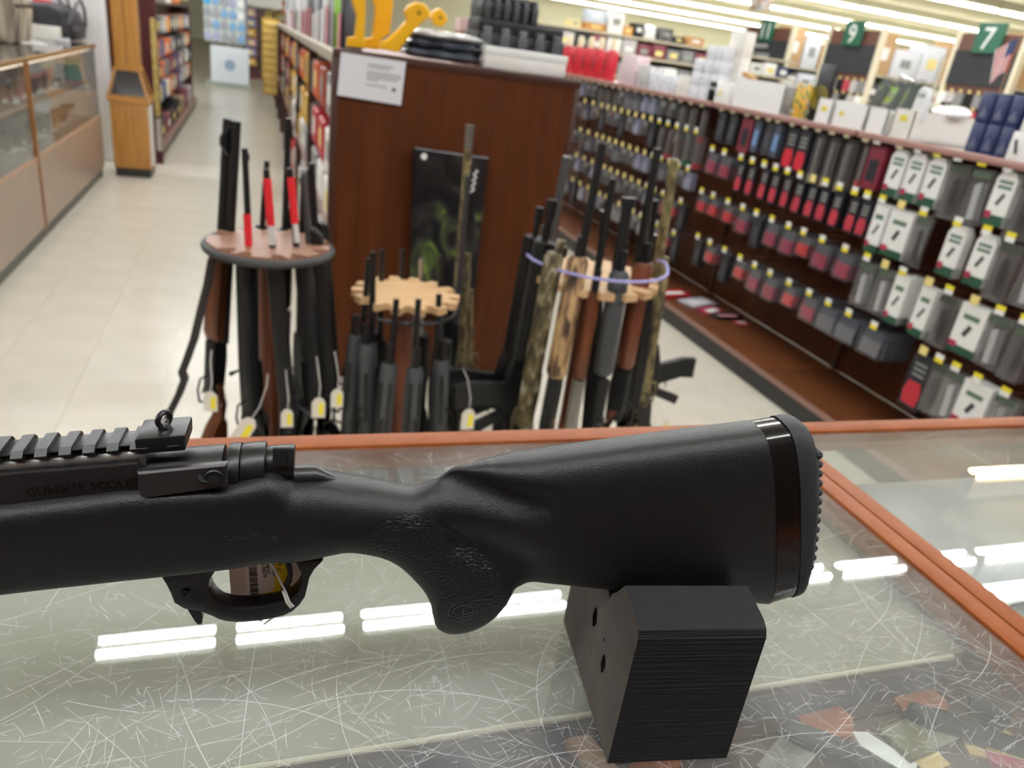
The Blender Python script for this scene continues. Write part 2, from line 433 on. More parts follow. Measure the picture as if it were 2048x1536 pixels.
for par, args in ((c1, (4200, -0.46, 0.566, 0.18, 0.655, 0.99875, 3)), (c1, (2200, -0.30, 0.56, 0.18, 0.42, 0.99875, 5)), (c2, (620, 0.615, 1.1, 0.2, 0.655, 0.99875, 9))):
    o = scratches(par, *args); o.location = (-par.location[0], -par.location[1], 0)

tr = E('display_tray', (-0.3, 0.47, 0.86), 'cream lined display tray under the glass, below the rifle', 'tray')
G().bb((-0.9, -0.128, 0.09), (0.873, 0.13, 0.104)).build('tray_top', CREAM, tr, bev=0.002)
G().tube([(-0.9, -0.1305, 0.1035), (0.855, -0.1305, 0.1035)], 0.0022, 8).build('rolled_edge', CREAML, tr)
G().bb((-0.9, -0.128, 0.0), (0.855, -0.122, 0.09)).build('riser', LILAC, tr, smooth=0)
G().bb((-0.9, 0.1, 0.0), (0.855, 0.106, 0.09)).build('riser', LILAC, tr, smooth=0)
tr2 = E('display_tray', (1.3, 0.47, 0.86), 'silvery grey display tray under the right counter glass', 'tray')
G().bb((-0.68, -0.30, 0.09), (0.9, 0.13, 0.104)).build('tray_top', M('silver_liner', '8c8c88', 0.45, c2='66686c', scale=9, contrast=(0.3, 0.7)), tr2, bev=0.002)
G().bb((-0.68, -0.29, 0.0), (0.9, -0.28, 0.09)).build('riser', LILAC, tr2, smooth=0)
g = G()
for k in range(3):
    rr = 0.035 + 0.007 * k
    g.tube([(rr * math.cos(t / 10) * 1.5, rr * math.sin(t / 10), 0.004 + 0.001 * k) for t in range(0, 60)], 0.0032, 8)
tag(g.build('braided_cord', M('white_braid', 'd8d6cc', 0.7, c2='f2f0e8', scale=300), None, (0.685, 0.352, 0.9645)), 'white braided cord coiled under the right counter glass', 'cord')
# goods lying on the raised wooden deck in the near corner
ZD = 0.928
dk = E('case_deck', (-0.3, 0.235, 0.86), 'orange brown wooden deck inside the counter in front of the cream tray', 'deck')
LEATHER = M('orange_wood', '8a4a22', 0.5, c2='96542a', scale=14)
G().bb((-0.9, -0.10, 0.055), (0.873, 0.098, ZD - 0.86)).build('deck_board', M('deck_grey_brown', '4a3a30', 0.6, c2='5a483c', scale=18), dk, smooth=0)
for x in (-0.88, 0.84): G().bb((x, -0.09, 0), (x + 0.02, 0.09, 0.055)).build('foot', CBROWN, dk, smooth=0)
G().bb((-0.9, 0.088, ZD - 0.86), (0.873, 0.098, ZD - 0.856)).build('rear_strip', M('deck_strip', '3a2418', 0.5), dk, smooth=0)
def lump(name, px, py, poly, h, mat, label, cat, rz=0.0, group=None, bev=0.0025, z=ZD + 0.0002):
    p = onz(px, py, z + h)
    o = G().prism(poly, 2, 0, h).build(name, mat, None, (p[0], p[1], z), bev=bev)
    o.rotation_euler = (0, 0, rz)
    return tag(o, label, cat, group)
def rect(w, d): return [(-w / 2, -d / 2), (w / 2, -d / 2), (w / 2, d / 2), (-w / 2, d / 2)]
for px, py, lab in ((1655, 1446, 'orange wooden scale nearest the black foam block'), (1846, 1408, 'orange wooden scale in the middle behind the white tag'), (2010, 1372, 'orange wooden scale nearest the bronze divider')):
    lump('wooden_scale', px, py, [(-0.022, -0.012), (0.012, -0.015), (0.026, -0.002), (0.024, 0.011), (-0.02, 0.013)], 0.006, LEATHER, lab, 'wooden scale', 0.1, 'orange wooden scales in the case', 0.001)
KNIFE = M('black_handle', '161619', 0.5, bump=0.4, bscale=200)
def knife(px, py, rz, lab):
    z = ZD + 0.0004; p = onz(px, py, z + 0.016); r = E('knife', (p[0], p[1], z), lab, 'knife', 'black handled knives in the case', rz)
    G().prism([(-0.032, -0.008), (0.0, -0.010), (0.03, -0.007), (0.034, 0.004), (0.02, 0.009), (-0.02, 0.007), (-0.034, 0.008)], 2, 0.0, 0.016, ch=0.003).build('handle', KNIFE, r)
    G().prism([(-0.085, 0.0), (-0.07, -0.008), (-0.033, -0.008), (-0.033, 0.007), (-0.07, 0.009)], 2, 0.004, 0.010).build('sheath', M('dark_sheath', '1e1c1e', 0.6), r)
knife(1655, 1478, 2.4, 'black handled knife by the foam block')
knife(1905, 1436, 2.55, 'black handled knife behind the white tag')
knife(2030, 1420, 2.6, 'black handled knife at the right edge beside the bronze divider')
lump('price_card', 1765, 1500, [(-0.008, -0.024), (0.008, -0.024), (0.009, 0.014), (0.0, 0.023), (-0.009, 0.014)], 0.0012, WHITE, 'blank white tag lying under the scratched glass', 'tag', 0.55, bev=0)
for px, py, rz, lab in ((1862, 1522, 0.1, 'yellowish card at the bottom edge under the glass'), (1966, 1500, -0.4, 'yellowish card left of the red and yellow packet'), (2015, 1484, 0.3, 'yellowish card in the bottom right corner')):
    lump('price_card', px, py, rect(0.026, 0.014), 0.0012, M('yellowish_card', 'c8ac68', 0.6), lab, 'card', rz, 'yellowish cards in the case', 0)
pk = E('packet', tuple(onz(2034, 1520, ZD + 0.006)[:2]) + (ZD + 0.0002,), 'red and yellow packet in the bottom right corner of the case', 'packet', None, -0.6)
G().bb((-0.02, -0.010, 0), (0.02, 0.003, 0.005)).build('red_half', M('pinkish_red', 'a84050', 0.5), pk, smooth=0)
G().bb((-0.02, 0.003, 0), (0.02, 0.010, 0.005)).build('yellow_half', M('olive_yellow', '9c9434', 0.5), pk, smooth=0)
lump('cardboard_sleeve', 1192, 1512, rect(0.018, 0.05), 0.012, M('pinkish_card', 'a88468', 0.7), 'pinkish cardboard sleeve left of the foam block base', 'sleeve', 0.3)
lump('clear_pouch', 1850, 1462, rect(0.07, 0.03), 0.006, M('olive_pouch', '5c5a3c', 0.35, c2='8a8a78', scale=40), 'olive tinted pouch between the knives and the white tag', 'pouch', 0.15, None, 0.001)
lump('clear_pouch', 1575, 1516, rect(0.05, 0.026), 0.006, M('grey_pouch', '6a6660', 0.4, c2='8c8a82', scale=50), 'grey pouch on the deck right of the foam block', 'pouch', 0.5, None, 0.001)
lump('wooden_scale', 1310, 1530, rect(0.04, 0.012), 0.006, LEATHER, 'orange wooden scale under the front of the foam block', 'wooden scale', 0.1, 'orange wooden scales in the case', 0.001)

# ------------------------------------------------------------ the rifle on the counter
RA = math.radians(5)
RO = np.array([0.235, 0.333, 1.0]); RU = np.array([math.cos(RA), -math.sin(RA), 0]); RN = np.array([-math.sin(RA), -math.cos(RA), 0])
def rp(x, y, w=0.0):
    """point of the rifle's own (along, up) plane, w metres towards the viewer from its middle"""
    d = ray(x, y); t = ((RO + RN * w - EYE) @ RN) / (d @ RN); P = EYE + t * d - RO
    return float(P @ RU), float(P[2])
def elev(x, y):
    d = ray(x, y); return float(-d[2] / (d @ -RN))
STOCKM = M('black_synthetic_stock', '0c0c0e', 0.46, bump=0.2, bscale=1100, spec=0.4)
GRIPM = M('pebbled_grip', '0c0c0e', 0.42, spec=0.4)
nt = GRIPM.node_tree
if True:
    tc = nt.nodes.new('ShaderNodeTexCoord'); mp = nt.nodes.new('ShaderNodeMapping'); mp.inputs['Scale'].default_value = (0.7, 1, 1); mp.inputs['Rotation'].default_value = (0, 0.5, 0)
    vo = nt.nodes.new('ShaderNodeTexNoise'); vo.inputs['Scale'].default_value = 620; vo.inputs['Detail'].default_value = 1.5
    bn = nt.nodes.new('ShaderNodeBump'); bn.inputs['Strength'].default_value = 1.0; bn.inputs['Distance'].default_value = 0.0011
    nt.links.new(tc.outputs['Object'], mp.inputs[0]); nt.links.new(mp.outputs[0], vo.inputs['Vector']); nt.links.new(vo.outputs['Fac'], bn.inputs['Height']); nt.links.new(bn.outputs[0], nt.nodes['Principled BSDF'].inputs['Normal'])
RECM = M('receiver_matte_black', '141214', 0.4, bump=0.05, bscale=1600, spec=0.45)
PADM = M('grey_rubber_pad', '26272a', 0.62, spec=0.3)
SPACEM = M('gloss_black_spacer', '060506', 0.14, spec=0.5)
rifle = E('bolt_action_rifle', tuple(RO), 'matte black bolt action rifle lying across the glass counter on a foam block', 'rifle', None, -RA)
LAD = [(-60, 1021, -60, 1189, 5, .0235), (100, 1003, 100, 1169, 5, .0235), (262, 982, 262, 1151, 5, .0235), (455, 970, 450, 1131, 5, .0225), (547, 955, 540, 1121, 4, .0215),
       (590, 936, 581, 1117, 2.6, .021), (620, 937, 615, 1113, 2.5, .0205), (666, 942, 660, 1105, 2.4, .020), (700, 948, 690, 1101, 2.3, .0193), (733, 953, 720, 1103, 2.3, .0188),
       (780, 962, 760, 1112, 2.3, .0182), (824, 970, 792, 1128, 2.3, .018), (838, 969, 824, 1155, 2.3, .018), (851, 965, 846, 1179, 2.4, .018), (872, 956, 859, 1206, 2.4, .0182),
       (885, 945, 868, 1244, 2.5, .0184), (897, 936, 882, 1257, 2.5, .0186), (910, 929, 904, 1262, 2.5, .0187), (928, 926, 936, 1257, 2.5, .0188), (947, 923, 968, 1242, 2.5, .019),
       (970, 917, 995, 1219, 2.5, .0192), (985, 915, 1014, 1192, 2.5, .0195), (1000, 912, 1022, 1172, 2.6, .0197), (1020, 908, 1035, 1162, 2.7, .0199), (1040, 905, 1057, 1154, 2.8, .020),
       (1070, 902, 1099, 1157, 2.9, .0203), (1205, 884, 1240, 1171, 3.0, .021), (1400, 859, 1420, 1188, 3.1, .0218), (1513, 845, 1519, 1196, 3.1, .022)]
def ladder(rows):
    out = []
    for (tx, ty, bx, by, p, a) in rows:
        ut, zt = rp(tx, ty); ub, zb = rp(bx, by)
        if p >= 4:
            zt += a * elev(tx, ty) * 0.95 - 0.0036; zb += a * elev(bx, by) * 0.5
        else:
            bm = 0.5 * math.hypot(zt - zb, ut - ub); t = 0.5 * (elev(tx, ty) + elev(bx, by))
            bt = math.sqrt(max(bm * bm - (a * t) ** 2, (0.5 * bm) ** 2)); k = bt / bm
            cu, cz = (ut + ub) / 2, (zt + zb) / 2
            ut, zt, ub, zb = cu + (ut - cu) * k, cz + (zt - cz) * k, cu + (ub - cu) * k, cz + (zb - cz) * k
        out.append((ut, zt, ub, zb, p, a))
    return np.array(out)
def resample(A, sub):
    n = len(A); res = []
    for i in range(n - 1):
        p0, p1, p2, p3 = A[max(i - 1, 0)], A[i], A[i + 1], A[min(i + 2, n - 1)]
        L = math.hypot(p2[0] - p1[0], p2[1] - p1[1]); k = max(2, int(math.ceil(max(L, math.hypot(p2[2] - p1[2], p2[3] - p1[3])) / sub)))
        m1 = (p2 - p0) / 2; m2 = (p3 - p1) / 2
        if i in (0, 1): m1 = m2 = (p2 - p1)
        for s in range(k):
            t = s / k
            h = p1 * (2 * t ** 3 - 3 * t * t + 1) + m1 * (t ** 3 - 2 * t * t + t) + p2 * (-2 * t ** 3 + 3 * t * t) + m2 * (t ** 3 - t * t)
            res.append(h)
    res.append(A[-1]); return np.array(res)
def seg_d(u, z, a, b):
    a = np.array(a); b = np.array(b); d = b - a; q = np.array([u, z]) - a; t = float(q @ d / (d @ d)); tc = min(1, max(0, t))
    return float(np.linalg.norm(q - d * tc)), t
F1 = (rp(905, 975, .012), rp(1085, 1012, .016)); F2 = (rp(925, 1080, .014), rp(1045, 1128, .017)); RD = (rp(890, 1015, .016), rp(1040, 1040, .017))
def thick(u, z, v, p, a):
    T = a * max(0.0, 1 - abs(v) ** p) ** (1 / p)
    d, t = seg_d(u, z, *F1); T -= 0.0068 * math.exp(-(d / 0.0085) ** 2) * min(1, T / 0.008)
    d, t = seg_d(u, z, *F2); T -= 0.0060 * math.exp(-(d / 0.0105) ** 2) * min(1, T / 0.008)
    d, t = seg_d(u, z, *RD); T += 0.0012 * math.exp(-(d / 0.006) ** 2) * min(1, T / 0.008)
    return max(T, 0.0)
def sheet(A, nv):
    """closed body: near side then far side of every column"""
    g = G(); ring = 2 * nv
    for row in A:
        ut, zt, ub, zb, p, a = row
        vs = []
        ang = [PI * i / nv for i in range(nv + 1)]
        near = []
        for th in ang:
            v = math.cos(th); v = math.copysign(abs(v) ** (2 / max(p, 2)) if p > 2 else abs(v), v)
            q = (v + 1) / 2; u = ub + (ut - ub) * q; z = zb + (zt - zb) * q
            near.append((u, z, thick(u, z, v, p, a)))
        pts = [(u, -t, z) for u, z, t in near] + [(u, t, z) for u, z, t in reversed(near[1:-1])]
        g.v += pts
    n = len(A)
    for i in range(n - 1):
        for j in range(ring):
            g.f.append([i * ring + j, i * ring + (j + 1) % ring, (i + 1) * ring + (j + 1) % ring, (i + 1) * ring + j]); g.m.append(0)
    g.f.append(list(range(ring))); g.f.append([(n - 1) * ring + j for j in reversed(range(ring))]); g.m += [0, 0]
    return g
LA = ladder(LAD); SA = resample(LA, 0.0035)
sheet(SA, 30).build('stock', STOCKM, rifle, smooth=60)
# spacer and butt pad
SP = ladder([(1514, 846, 1521, 1195, 3.1, .0217), (1561, 839, 1565, 1181, 3.1, .0217)])
sheet(SP, 30).build('spacer', SPACEM, rifle, smooth=60)
PD = ladder([(1562, 836, 1566, 1183, 3.1, .0223), (1584, 833, 1577, 1179, 3.1, .0224), (1595, 834, 1583, 1176, 3.0, .0222), (1603, 839, 1586, 1169, 3.0, .0216), (1608, 848, 1590, 1158, 2.8, .0206), (1611, 860, 1592, 1146, 2.6, .0188)])
sheet(PD, 30).build('butt_pad', PADM, rifle, smooth=60)
rid = None
for i in range(13):
    y = 912 + i * 18.6; x = float(np.interp(y, [912, 991, 1042, 1110, 1138], [1637, 1637, 1633, 1626, 1620]))
    u, z = rp(x + 1.5, y, 0.0165)
    if rid is None:
        rid = G().tube([(0, -0.0178, 0), (0, -0.0165, 0), (0, 0.0165, 0), (0, 0.0178, 0)], [0.0012, 0.0026, 0.0026, 0.0012], 8).build('pad_ridge', PADM, rifle, (u, 0, z))
    else:
        link('pad_ridge', rid.data, rifle, (u, 0, z))
# pebbled grip panel: a shell a hair proud of the stock's side
POLY = [(728, 1064), (745, 1050), (775, 1040), (815, 1033), (850, 1035), (885, 1049), (930, 1080), (975, 1120), (1008, 1155), (1013, 1172), (1004, 1200), (988, 1218), (965, 1232), (952, 1222), (946, 1208), (925, 1199), (903, 1203), (888, 1200), (876, 1175), (858, 1150), (830, 1128), (795, 1108), (760, 1098), (726, 1092)]
PG = [rp(x, y, 0.0165) for x, y in POLY]
def inside(u, z, P):
    c = False
    for i in range(len(P)):
        (x1, y1), (x2, y2) = P[i - 1], P[i]
        if (y1 > z) != (y2 > z) and u < (x2 - x1) * (z - y1) / (y2 - y1) + x1: c = not c
    return c
fine = resample(LA[7:26], 0.0013); nv = 90
pts = []; idx = {}
g = G()
grid = []
for row in fine:
    ut, zt, ub, zb, p, a = row; col = []
    for j in range(nv + 1):
        v = -1 + 2 * j / nv; q = (v + 1) / 2; u = ub + (ut - ub) * q; z = zb + (zt - zb) * q
        col.append((u, z, thick(u, z, v, p, a)))
    grid.append(col)
def vid(i, j):
    if (i, j) not in idx:
        u, z, t = grid[i][j]; idx[(i, j)] = len(g.v); g.v.append((u, -t - 0.0006, z))
    return idx[(i, j)]
for i in range(len(grid) - 1):
    for j in range(nv):
        u = (grid[i][j][0] + grid[i + 1][j + 1][0]) / 2; z = (grid[i][j][1] + grid[i + 1][j + 1][1]) / 2
        if inside(u, z, PG) and grid[i][j][2] > 0.004:
            g.f.append([vid(i, j), vid(i + 1, j), vid(i + 1, j + 1), vid(i, j + 1)]); g.m.append(0)
gp = g.build('grip_panel', GRIPM, rifle, smooth=80)
# round emblem moulded at the foot of the grip: rings and spread wings
eu, ez = rp(925, 1222, 0.0165)
def side_t(u, z):
    best = min(((c[0] - u) ** 2 + (c[1] - z) ** 2, c[2]) for col in grid for c in col); return best[1]
g = G()
def arc(r, a0, a1, w, k=14):
    P = []
    for s in range(k + 1):
        t = a0 + (a1 - a0) * s / k; u = eu + r * math.cos(t); z = ez + r * math.sin(t); P.append((u, -side_t(u, z) - 0.0002, z))
    g.tube(P, w, 6)
R0 = 0.0083
arc(R0, -0.35, PI + 0.35, 0.00045); arc(R0 * 0.72, -0.2, PI + 0.2, 0.0004)
for sgn in (1, -1):
    for k in range(3):
        P = []
        for s in range(6):
            q = s / 5; u = eu + sgn * R0 * (0.18 + 0.62 * q); z = ez - R0 * (0.25 + 0.22 * k) + R0 * 0.3 * q * q - R0 * 0.1 * k
            P.append((u, -side_t(u, z) - 0.0002, z))
        g.tube(P, 0.0004, 6)
P = [(eu, -side_t(eu, ez + R0 * f) - 0.0003, ez + R0 * f) for f in (0.5, 0.2, -0.3, -0.8)]
g.tube(P, [0.0006, 0.0011, 0.0007, 0.0004], 6)
g.build('emblem', GRIPM if False else M('moulded_emblem', '242528', 0.3), rifle)
# receiver body: round top over flat sides
SL = 0.112  # the barrel line drops towards the muzzle
def along(u, u0, z0): return z0 + (u - u0) * SL
def bored(name, mat, u0, u1, ztop, r, flat=0.0, n=24, a0=None, bev=0.0, cutz=None):
    """horizontal cylinder about the bore line with its crown at ztop (height at u0)"""
    g = G(); zc = ztop - r
    ring = []
    for k in range(n):
        t = 2 * PI * k / n; ring.append((r * math.sin(t), r * math.cos(t)))
    vs = []
    for u in (u0, u1):
        for y, z in ring:
            zz = z
            if cutz is not None and zz > cutz: zz = cutz
            vs.append((u, y, along(u, u0, zc) + zz))
    g.add(vs, [(k, (k + 1) % n, n + (k + 1) % n, n + k) for k in range(n)] + [tuple(reversed(range(n))), tuple(range(n, 2 * n))])
    return g.build(name, mat, rifle, bev=bev)
# bridge at the rear, low wall along the ejection port, body into the stock
def crown(x, y, r): # centre-plane crown height for a cylinder whose top outline is seen at this pixel
    u, z = rp(x, y); t = elev(x, y); return u, z - r * (math.sqrt(1 + t * t) - 1)
RR = 0.0165
u_b0, _ = rp(272, 905); u_b1, zb1 = crown(448, 887, RR)
bored('receiver', RECM, u_b0, u_b1, zb1 + (u_b0 - u_b1) * SL, RR, bev=0.0008)
g = G()
uL = rp(-60, 1000)[0]
_, zw = rp(258, 926, 0.015)
def rbox(name, mat, ua, ub, z0, z1, y0, y1, bev=0.0006, par=rifle):
    """box that follows the bore slope; z0 and z1 are heights at ub"""
    g = G(); vs = []
    for u in (ua, ub):
        d = (u - ub) * SL
        for y in (y0, y1):
            for z in (z0, z1): vs.append((u, y, z + d))
    g.add(vs, [(0, 1, 3, 2), (4, 6, 7, 5), (0, 4, 5, 1), (2, 3, 7, 6), (0, 2, 6, 4), (1, 5, 7, 3)])
    return g.build(name, mat, par, bev=bev)
_, zrim = rp(455, 970, 0.019)
rbox('receiver_side', RECM, uL, u_b0 + 0.004, zrim - 0.03 + (u_b0 - u_b1) * SL, zw, -0.0155, -0.0095, 0.0015)
rbox('receiver_floor', RECM, uL, u_b0 + 0.004, zrim - 0.035 + (u_b0 - u_b1) * SL, zw - 0.014, -0.0100, 0.0155, 0.001)
rbox('receiver_side', RECM, u_b0 + 0.002, u_b1, zrim - 0.03, zb1 - 0.012, -0.0163, 0.0163, 0.002)
bored('bolt_body', STEEL, uL, u_b0 + 0.006, zw + 0.0035 - 0.112 * (u_b0 - uL), 0.0085)
# bolt release plate, its screw and slot
pl = [rp(x, y, 0.0195) for x, y in ((274, 944), (454, 927), (455, 973), (292, 997), (279, 990))]
G().prism(pl, 1, -0.0205, -0.0155, ch=0.0012).build('bolt_release', M('release_black', '221f21', 0.34, spec=0.6), rifle)
su, sz = rp(429, 955, 0.0205)
def screw(name, u, z, y, r, par):
    a = [(math.cos(2 * PI * k / 24) * r, math.sin(2 * PI * k / 24) * r) for k in range(24)]
    h = [(math.cos(2 * PI * k / 6) * r * 0.55, math.sin(2 * PI * k / 6) * r * 0.55) for k in range(6)]
    s = G().prism(a, 1, -0.0016, 0.0, ch=0.0005).build(name, SATIN, par, (u, y, z))
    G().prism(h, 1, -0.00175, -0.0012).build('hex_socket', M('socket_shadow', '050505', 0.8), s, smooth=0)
    return s
screw('screw', su, sz, -0.0206, 0.0049, rifle)
su2, sz2 = rp(409, 957, 0.0205)
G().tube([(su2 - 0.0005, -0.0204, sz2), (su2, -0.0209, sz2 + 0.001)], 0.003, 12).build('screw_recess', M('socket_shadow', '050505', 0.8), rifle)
# bolt shroud and cocking piece behind the bridge
r2 = 0.0135
us0, _ = rp(451, 940, 0.012); us1, zs1 = crown(533, 881, r2)
bored('bolt_shroud', SATIN, us0 + 0.006, us1, zs1 + (us0 + 0.006 - us1) * SL, r2, bev=0.0015)
bored('shroud_flange', SATIN, us0, us0 + 0.0062, zs1 + (us0 - us1) * SL + 0.0004, r2 + 0.0014, bev=0.0008)
r3 = 0.0095
uc1, zc1 = crown(590, 887, r3)
cp = bored('cocking_piece', SATIN, us1 - 0.001, uc1, zc1 + (us1 - uc1) * SL, r3, bev=0.0008)
wu, wz = rp(567, 914, r3)
G().bb((wu - 0.0052, -0.0012, wz - 0.0052), (wu + 0.0052, 0.0008, wz + 0.0052)).build('cocking_window', M('window_shadow', '020202', 0.9), rifle, (0, -r3 * 0.99, 0), bev=0.0005)  # solid black block painted as the shade inside the open window
G().tube([(wu + 0.001, 0, wz - 0.0045), (wu + 0.001, 0, wz + 0.004)], 0.0018, 10).build('firing_pin', SATIN, rifle, (0, -r3 * 1.0, 0))
tu0, tz0 = rp(592, 934, 0.006); tu1, tz1 = rp(668, 946, 0.006)
G().tube([(tu0 - 0.004, 0, tz0 - 0.0105), ((tu0 + tu1) / 2, 0, (tz0 + tz1) / 2 - 0.0075), (tu1, 0, tz1 - 0.0085)], [0.007, 0.0062, 0.003], 14).build('tang', SATIN, rifle)
# rail with its lugs
uR1, zR1 = rp(371, 845, -0.008)
uRb, zRb = rp(371, 893, 0.0105)
rbox('rail_base', SATIN, uL, uR1, zRb + 0.0012, zR1 - 0.0030, -0.0078, 0.0078, 0.0005)
lugm = None
def lug(u, L):
    z = zR1 + (u - uR1) * SL
    prof = [(-0.0078, -0.0000), (0.0078, 0.0), (0.0106, -0.0028), (0.0106, -0.0036), (0.0075, -0.0062), (-0.0075, -0.0062), (-0.0106, -0.0036), (-0.0106, -0.0028)]
    g = G(); vs = [(uu, y, zz + uu * SL) for uu in (-L / 2, L / 2) for y, zz in prof]; n = 8
    g.add(vs, [(k, (k + 1) % n, n + (k + 1) % n, n + k) for k in range(n)] + [tuple(reversed(range(n))), tuple(range(n, 2 * n))])
    return g.build('rail_lug', SATIN, rifle, (u, 0, z), smooth=0)
ulast = rp(345, 848, -0.008)[0]
for px in (14, 60, 106, 152, 197.5, 243):
    u = rp(px, 0 + 884 - px * 0.105, -0.008)[0]
    if lugm is None: lugm = lug(u, 0.0052)
    else: link('rail_lug', lugm.data, rifle, (u, 0, zR1 + (u - uR1) * SL))
ua, ub = rp(276, 850, -0.008)[0], rp(312, 846, -0.008)[0]
lug((ua + ub) / 2, ub - ua)
ua, ub = rp(347, 843, -0.008)[0], uR1
lug((ua + ub) / 2, ub - ua)
ua = rp(270, 900, 0.0105)[0]
rbox('rail_foot', SATIN, ua, uRb, zRb - 0.0025, zRb + 0.006, -0.0105, 0.0105, 0.001)
# ghost ring sight
gu, gz = rp(328, 838, 0.0)
k = [(gu + 0.0030 * math.cos(t) * 0.55, 0.0048 * math.sin(t) * 1.0, gz + 0.0058 * math.cos(t)) for t in [2 * PI * i / 18 for i in range(19)]]
k = [(gu + 0.0022 * math.sin(t), 0.0030 * math.sin(t), gz + 0.0036 * math.cos(t)) for t in [2 * PI * i / 18 for i in range(19)]]
sg = G().tube(k, 0.0014, 8, cap=False).build('ghost_ring', SATIN, rifle)
G().bb((gu - 0.0024, -0.0035, gz - 0.0125), (gu + 0.0024, 0.0035, gz - 0.0030)).build('sight_post', SATIN, rifle, bev=0.0008)
# trigger guard with bow, latch, trigger
def rpl(L, w=0.0): return [rp(x, y, w) for x, y in L]
OUT = [(326, 1139), (336, 1155), (345, 1173), (352, 1192), (372, 1204), (400, 1208), (426, 1218), (440, 1225), (455, 1229), (478, 1231), (510, 1229), (540, 1225), (569, 1218), (587, 1209), (600, 1197), (611, 1181), (616, 1160), (620, 1143), (630, 1126), (648, 1108)]
INN = [(590, 1110), (597, 1122), (604, 1138), (604, 1155), (596, 1171), (583, 1184), (561, 1194), (530, 1200), (503, 1203), (480, 1203.5), (464, 1202), (447, 1197), (434, 1188), (425, 1176), (420, 1160), (423, 1146), (432, 1132), (440, 1118)]
o_, i_ = rpl(OUT), rpl(INN)
bm = bmesh.new()
vo = [bm.verts.new((u, -0.006, z)) for u, z in o_ + i_]
for a in range(len(vo)): bm.edges.new((vo[a], vo[(a + 1) % len(vo)]))
bmesh.ops.triangle_fill(bm, use_beauty=True, use_dissolve=False, edges=bm.edges[:])
ret = bmesh.ops.extrude_face_region(bm, geom=bm.faces[:])
bmesh.ops.translate(bm, vec=(0, 0.012, 0), verts=[e for e in ret['geom'] if isinstance(e, bmesh.types.BMVert)])
bmesh.ops.recalc_face_normals(bm, faces=bm.faces)
es = [e for e in bm.edges if len(e.link_faces) == 2 and e.calc_face_angle(0) > 1.2]
bmesh.ops.bevel(bm, geom=es, offset=0.0011, segments=2, profile=0.5, affect='EDGES', clamp_overlap=True)
me = bpy.data.meshes.new('trigger_guard'); bm.to_mesh(me); bm.free(); me.materials.append(SATIN)
me.polygons.foreach_set('use_smooth', [True] * len(me.polygons)); me.set_sharp_from_angle(angle=0.6)
link('trigger_guard', me, rifle)
G().prism(rpl([(372, 1201), (391, 1233), (396, 1239), (402, 1240), (406, 1238), (408, 1224), (402, 1204)]), 1, -0.0042, 0.0042, ch=0.0006).build('magazine_latch', SATIN, rifle)
G().prism(rpl([(560, 1108), (570, 1121), (576, 1138), (575, 1153), (569, 1168), (562, 1176), (566, 1182), (577, 1172), (584, 1158), (586, 1142), (583, 1127), (576, 1108)]), 1, -0.0032, 0.0032, ch=0.0007).build('trigger', SATIN, rifle)
qu, qz = rp(371, 1185, 0.006)
screw('guard_screw', qu, qz, -0.006, 0.0023, rifle)
# engraved maker's line and scuff marks
lx, lz = rp(52, 992, 0.0158)
text_obj("GUNSITE SCOUT", 0.0064, 'engraved_lettering', M('engraving', '060506', 0.25), rifle, basis((1, 0, SL), (0, -1, 0), (lx, -0.01565, lz)), 0.00012)
g = G()
R = random.Random(4)
for i in range(26):
    x, y = R.uniform(448, 556), R.gauss(1078, 4)
    u, z = rp(x, y, 0.0238); d = R.uniform(0.0004, 0.0016); a = R.uniform(-0.8, 0.5)
    th = min(((c - u) ** 2) for c in SA[:, 0]); row = SA[int(np.argmin(abs(SA[:, 0] - u)))]
    q = (z - row[3]) / (row[1] - row[3]); yy = -thick(u, z, 2 * q - 1, row[4], row[5]) - 0.00015
    g.box((u, yy, z), (d, 0.0001, 0.00025), tilt=('Y', a))
g.build('scuff_marks', M('scuff', '4a4a4c', 0.7), rifle, smooth=0)

# ------------------------------------------------------------ price tag tied to the guard
TG = [rp(x, y, -0.010) for x, y in ((455, 1100), (462, 1190), (468, 1232), (474, 1242), (488, 1245), (530, 1236), (592, 1212), (604, 1198), (612, 1170), (606, 1100))]
tagr = E('price_tag', tuple(RO), 'beige price tag with barcode tied to the trigger guard of the black rifle', 'tag', None, -RA)
G().prism(TG, 1, 0.0098, 0.0102).build('card', M('manila_card', 'ecd4c4', 0.7), tagr, smooth=0)
def tquad(L, name, mat, y): G().prism([rp(x, q, -0.0098) for x, q in L], 1, y, y + 0.00012).build(name, mat, tagr, smooth=0)
tquad([(488, 1105), (576, 1105), (584, 1191), (493, 1203)], 'sticker', M('sticker_white', 'f4e6dc', 0.6), 0.00965)
tquad([(549, 1105), (576, 1105), (582, 1172), (584, 1190), (527, 1198), (526, 1186), (541, 1183), (549, 1176)], 'highlighter', M('highlighter', 'f8d400', 0.5), 0.00952)
down = Vector((0.013, 0, -0.1)); down.normalize()
BLK = M('print_black', '14100e', 0.6)
R = random.Random(2); g = G(); y0 = 1112; 
while y0 < 1190:
    h = R.choice((0.9, 0.9, 1.6, 2.4))
    g.prism([rp(x, q, -0.0096) for x, q in ((496 + (y0 - 1112) * 0.07, y0), (512 + (y0 - 1112) * 0.07, y0 - 1.5), (512 + (y0 - 1112) * 0.07, y0 - 1.5 + h), (496 + (y0 - 1112) * 0.07, y0 + h))], 1, 0.0094, 0.0095)
    y0 += h + R.choice((0.8, 1.1, 2.0))
g.build('barcode', BLK, tagr, smooth=0)
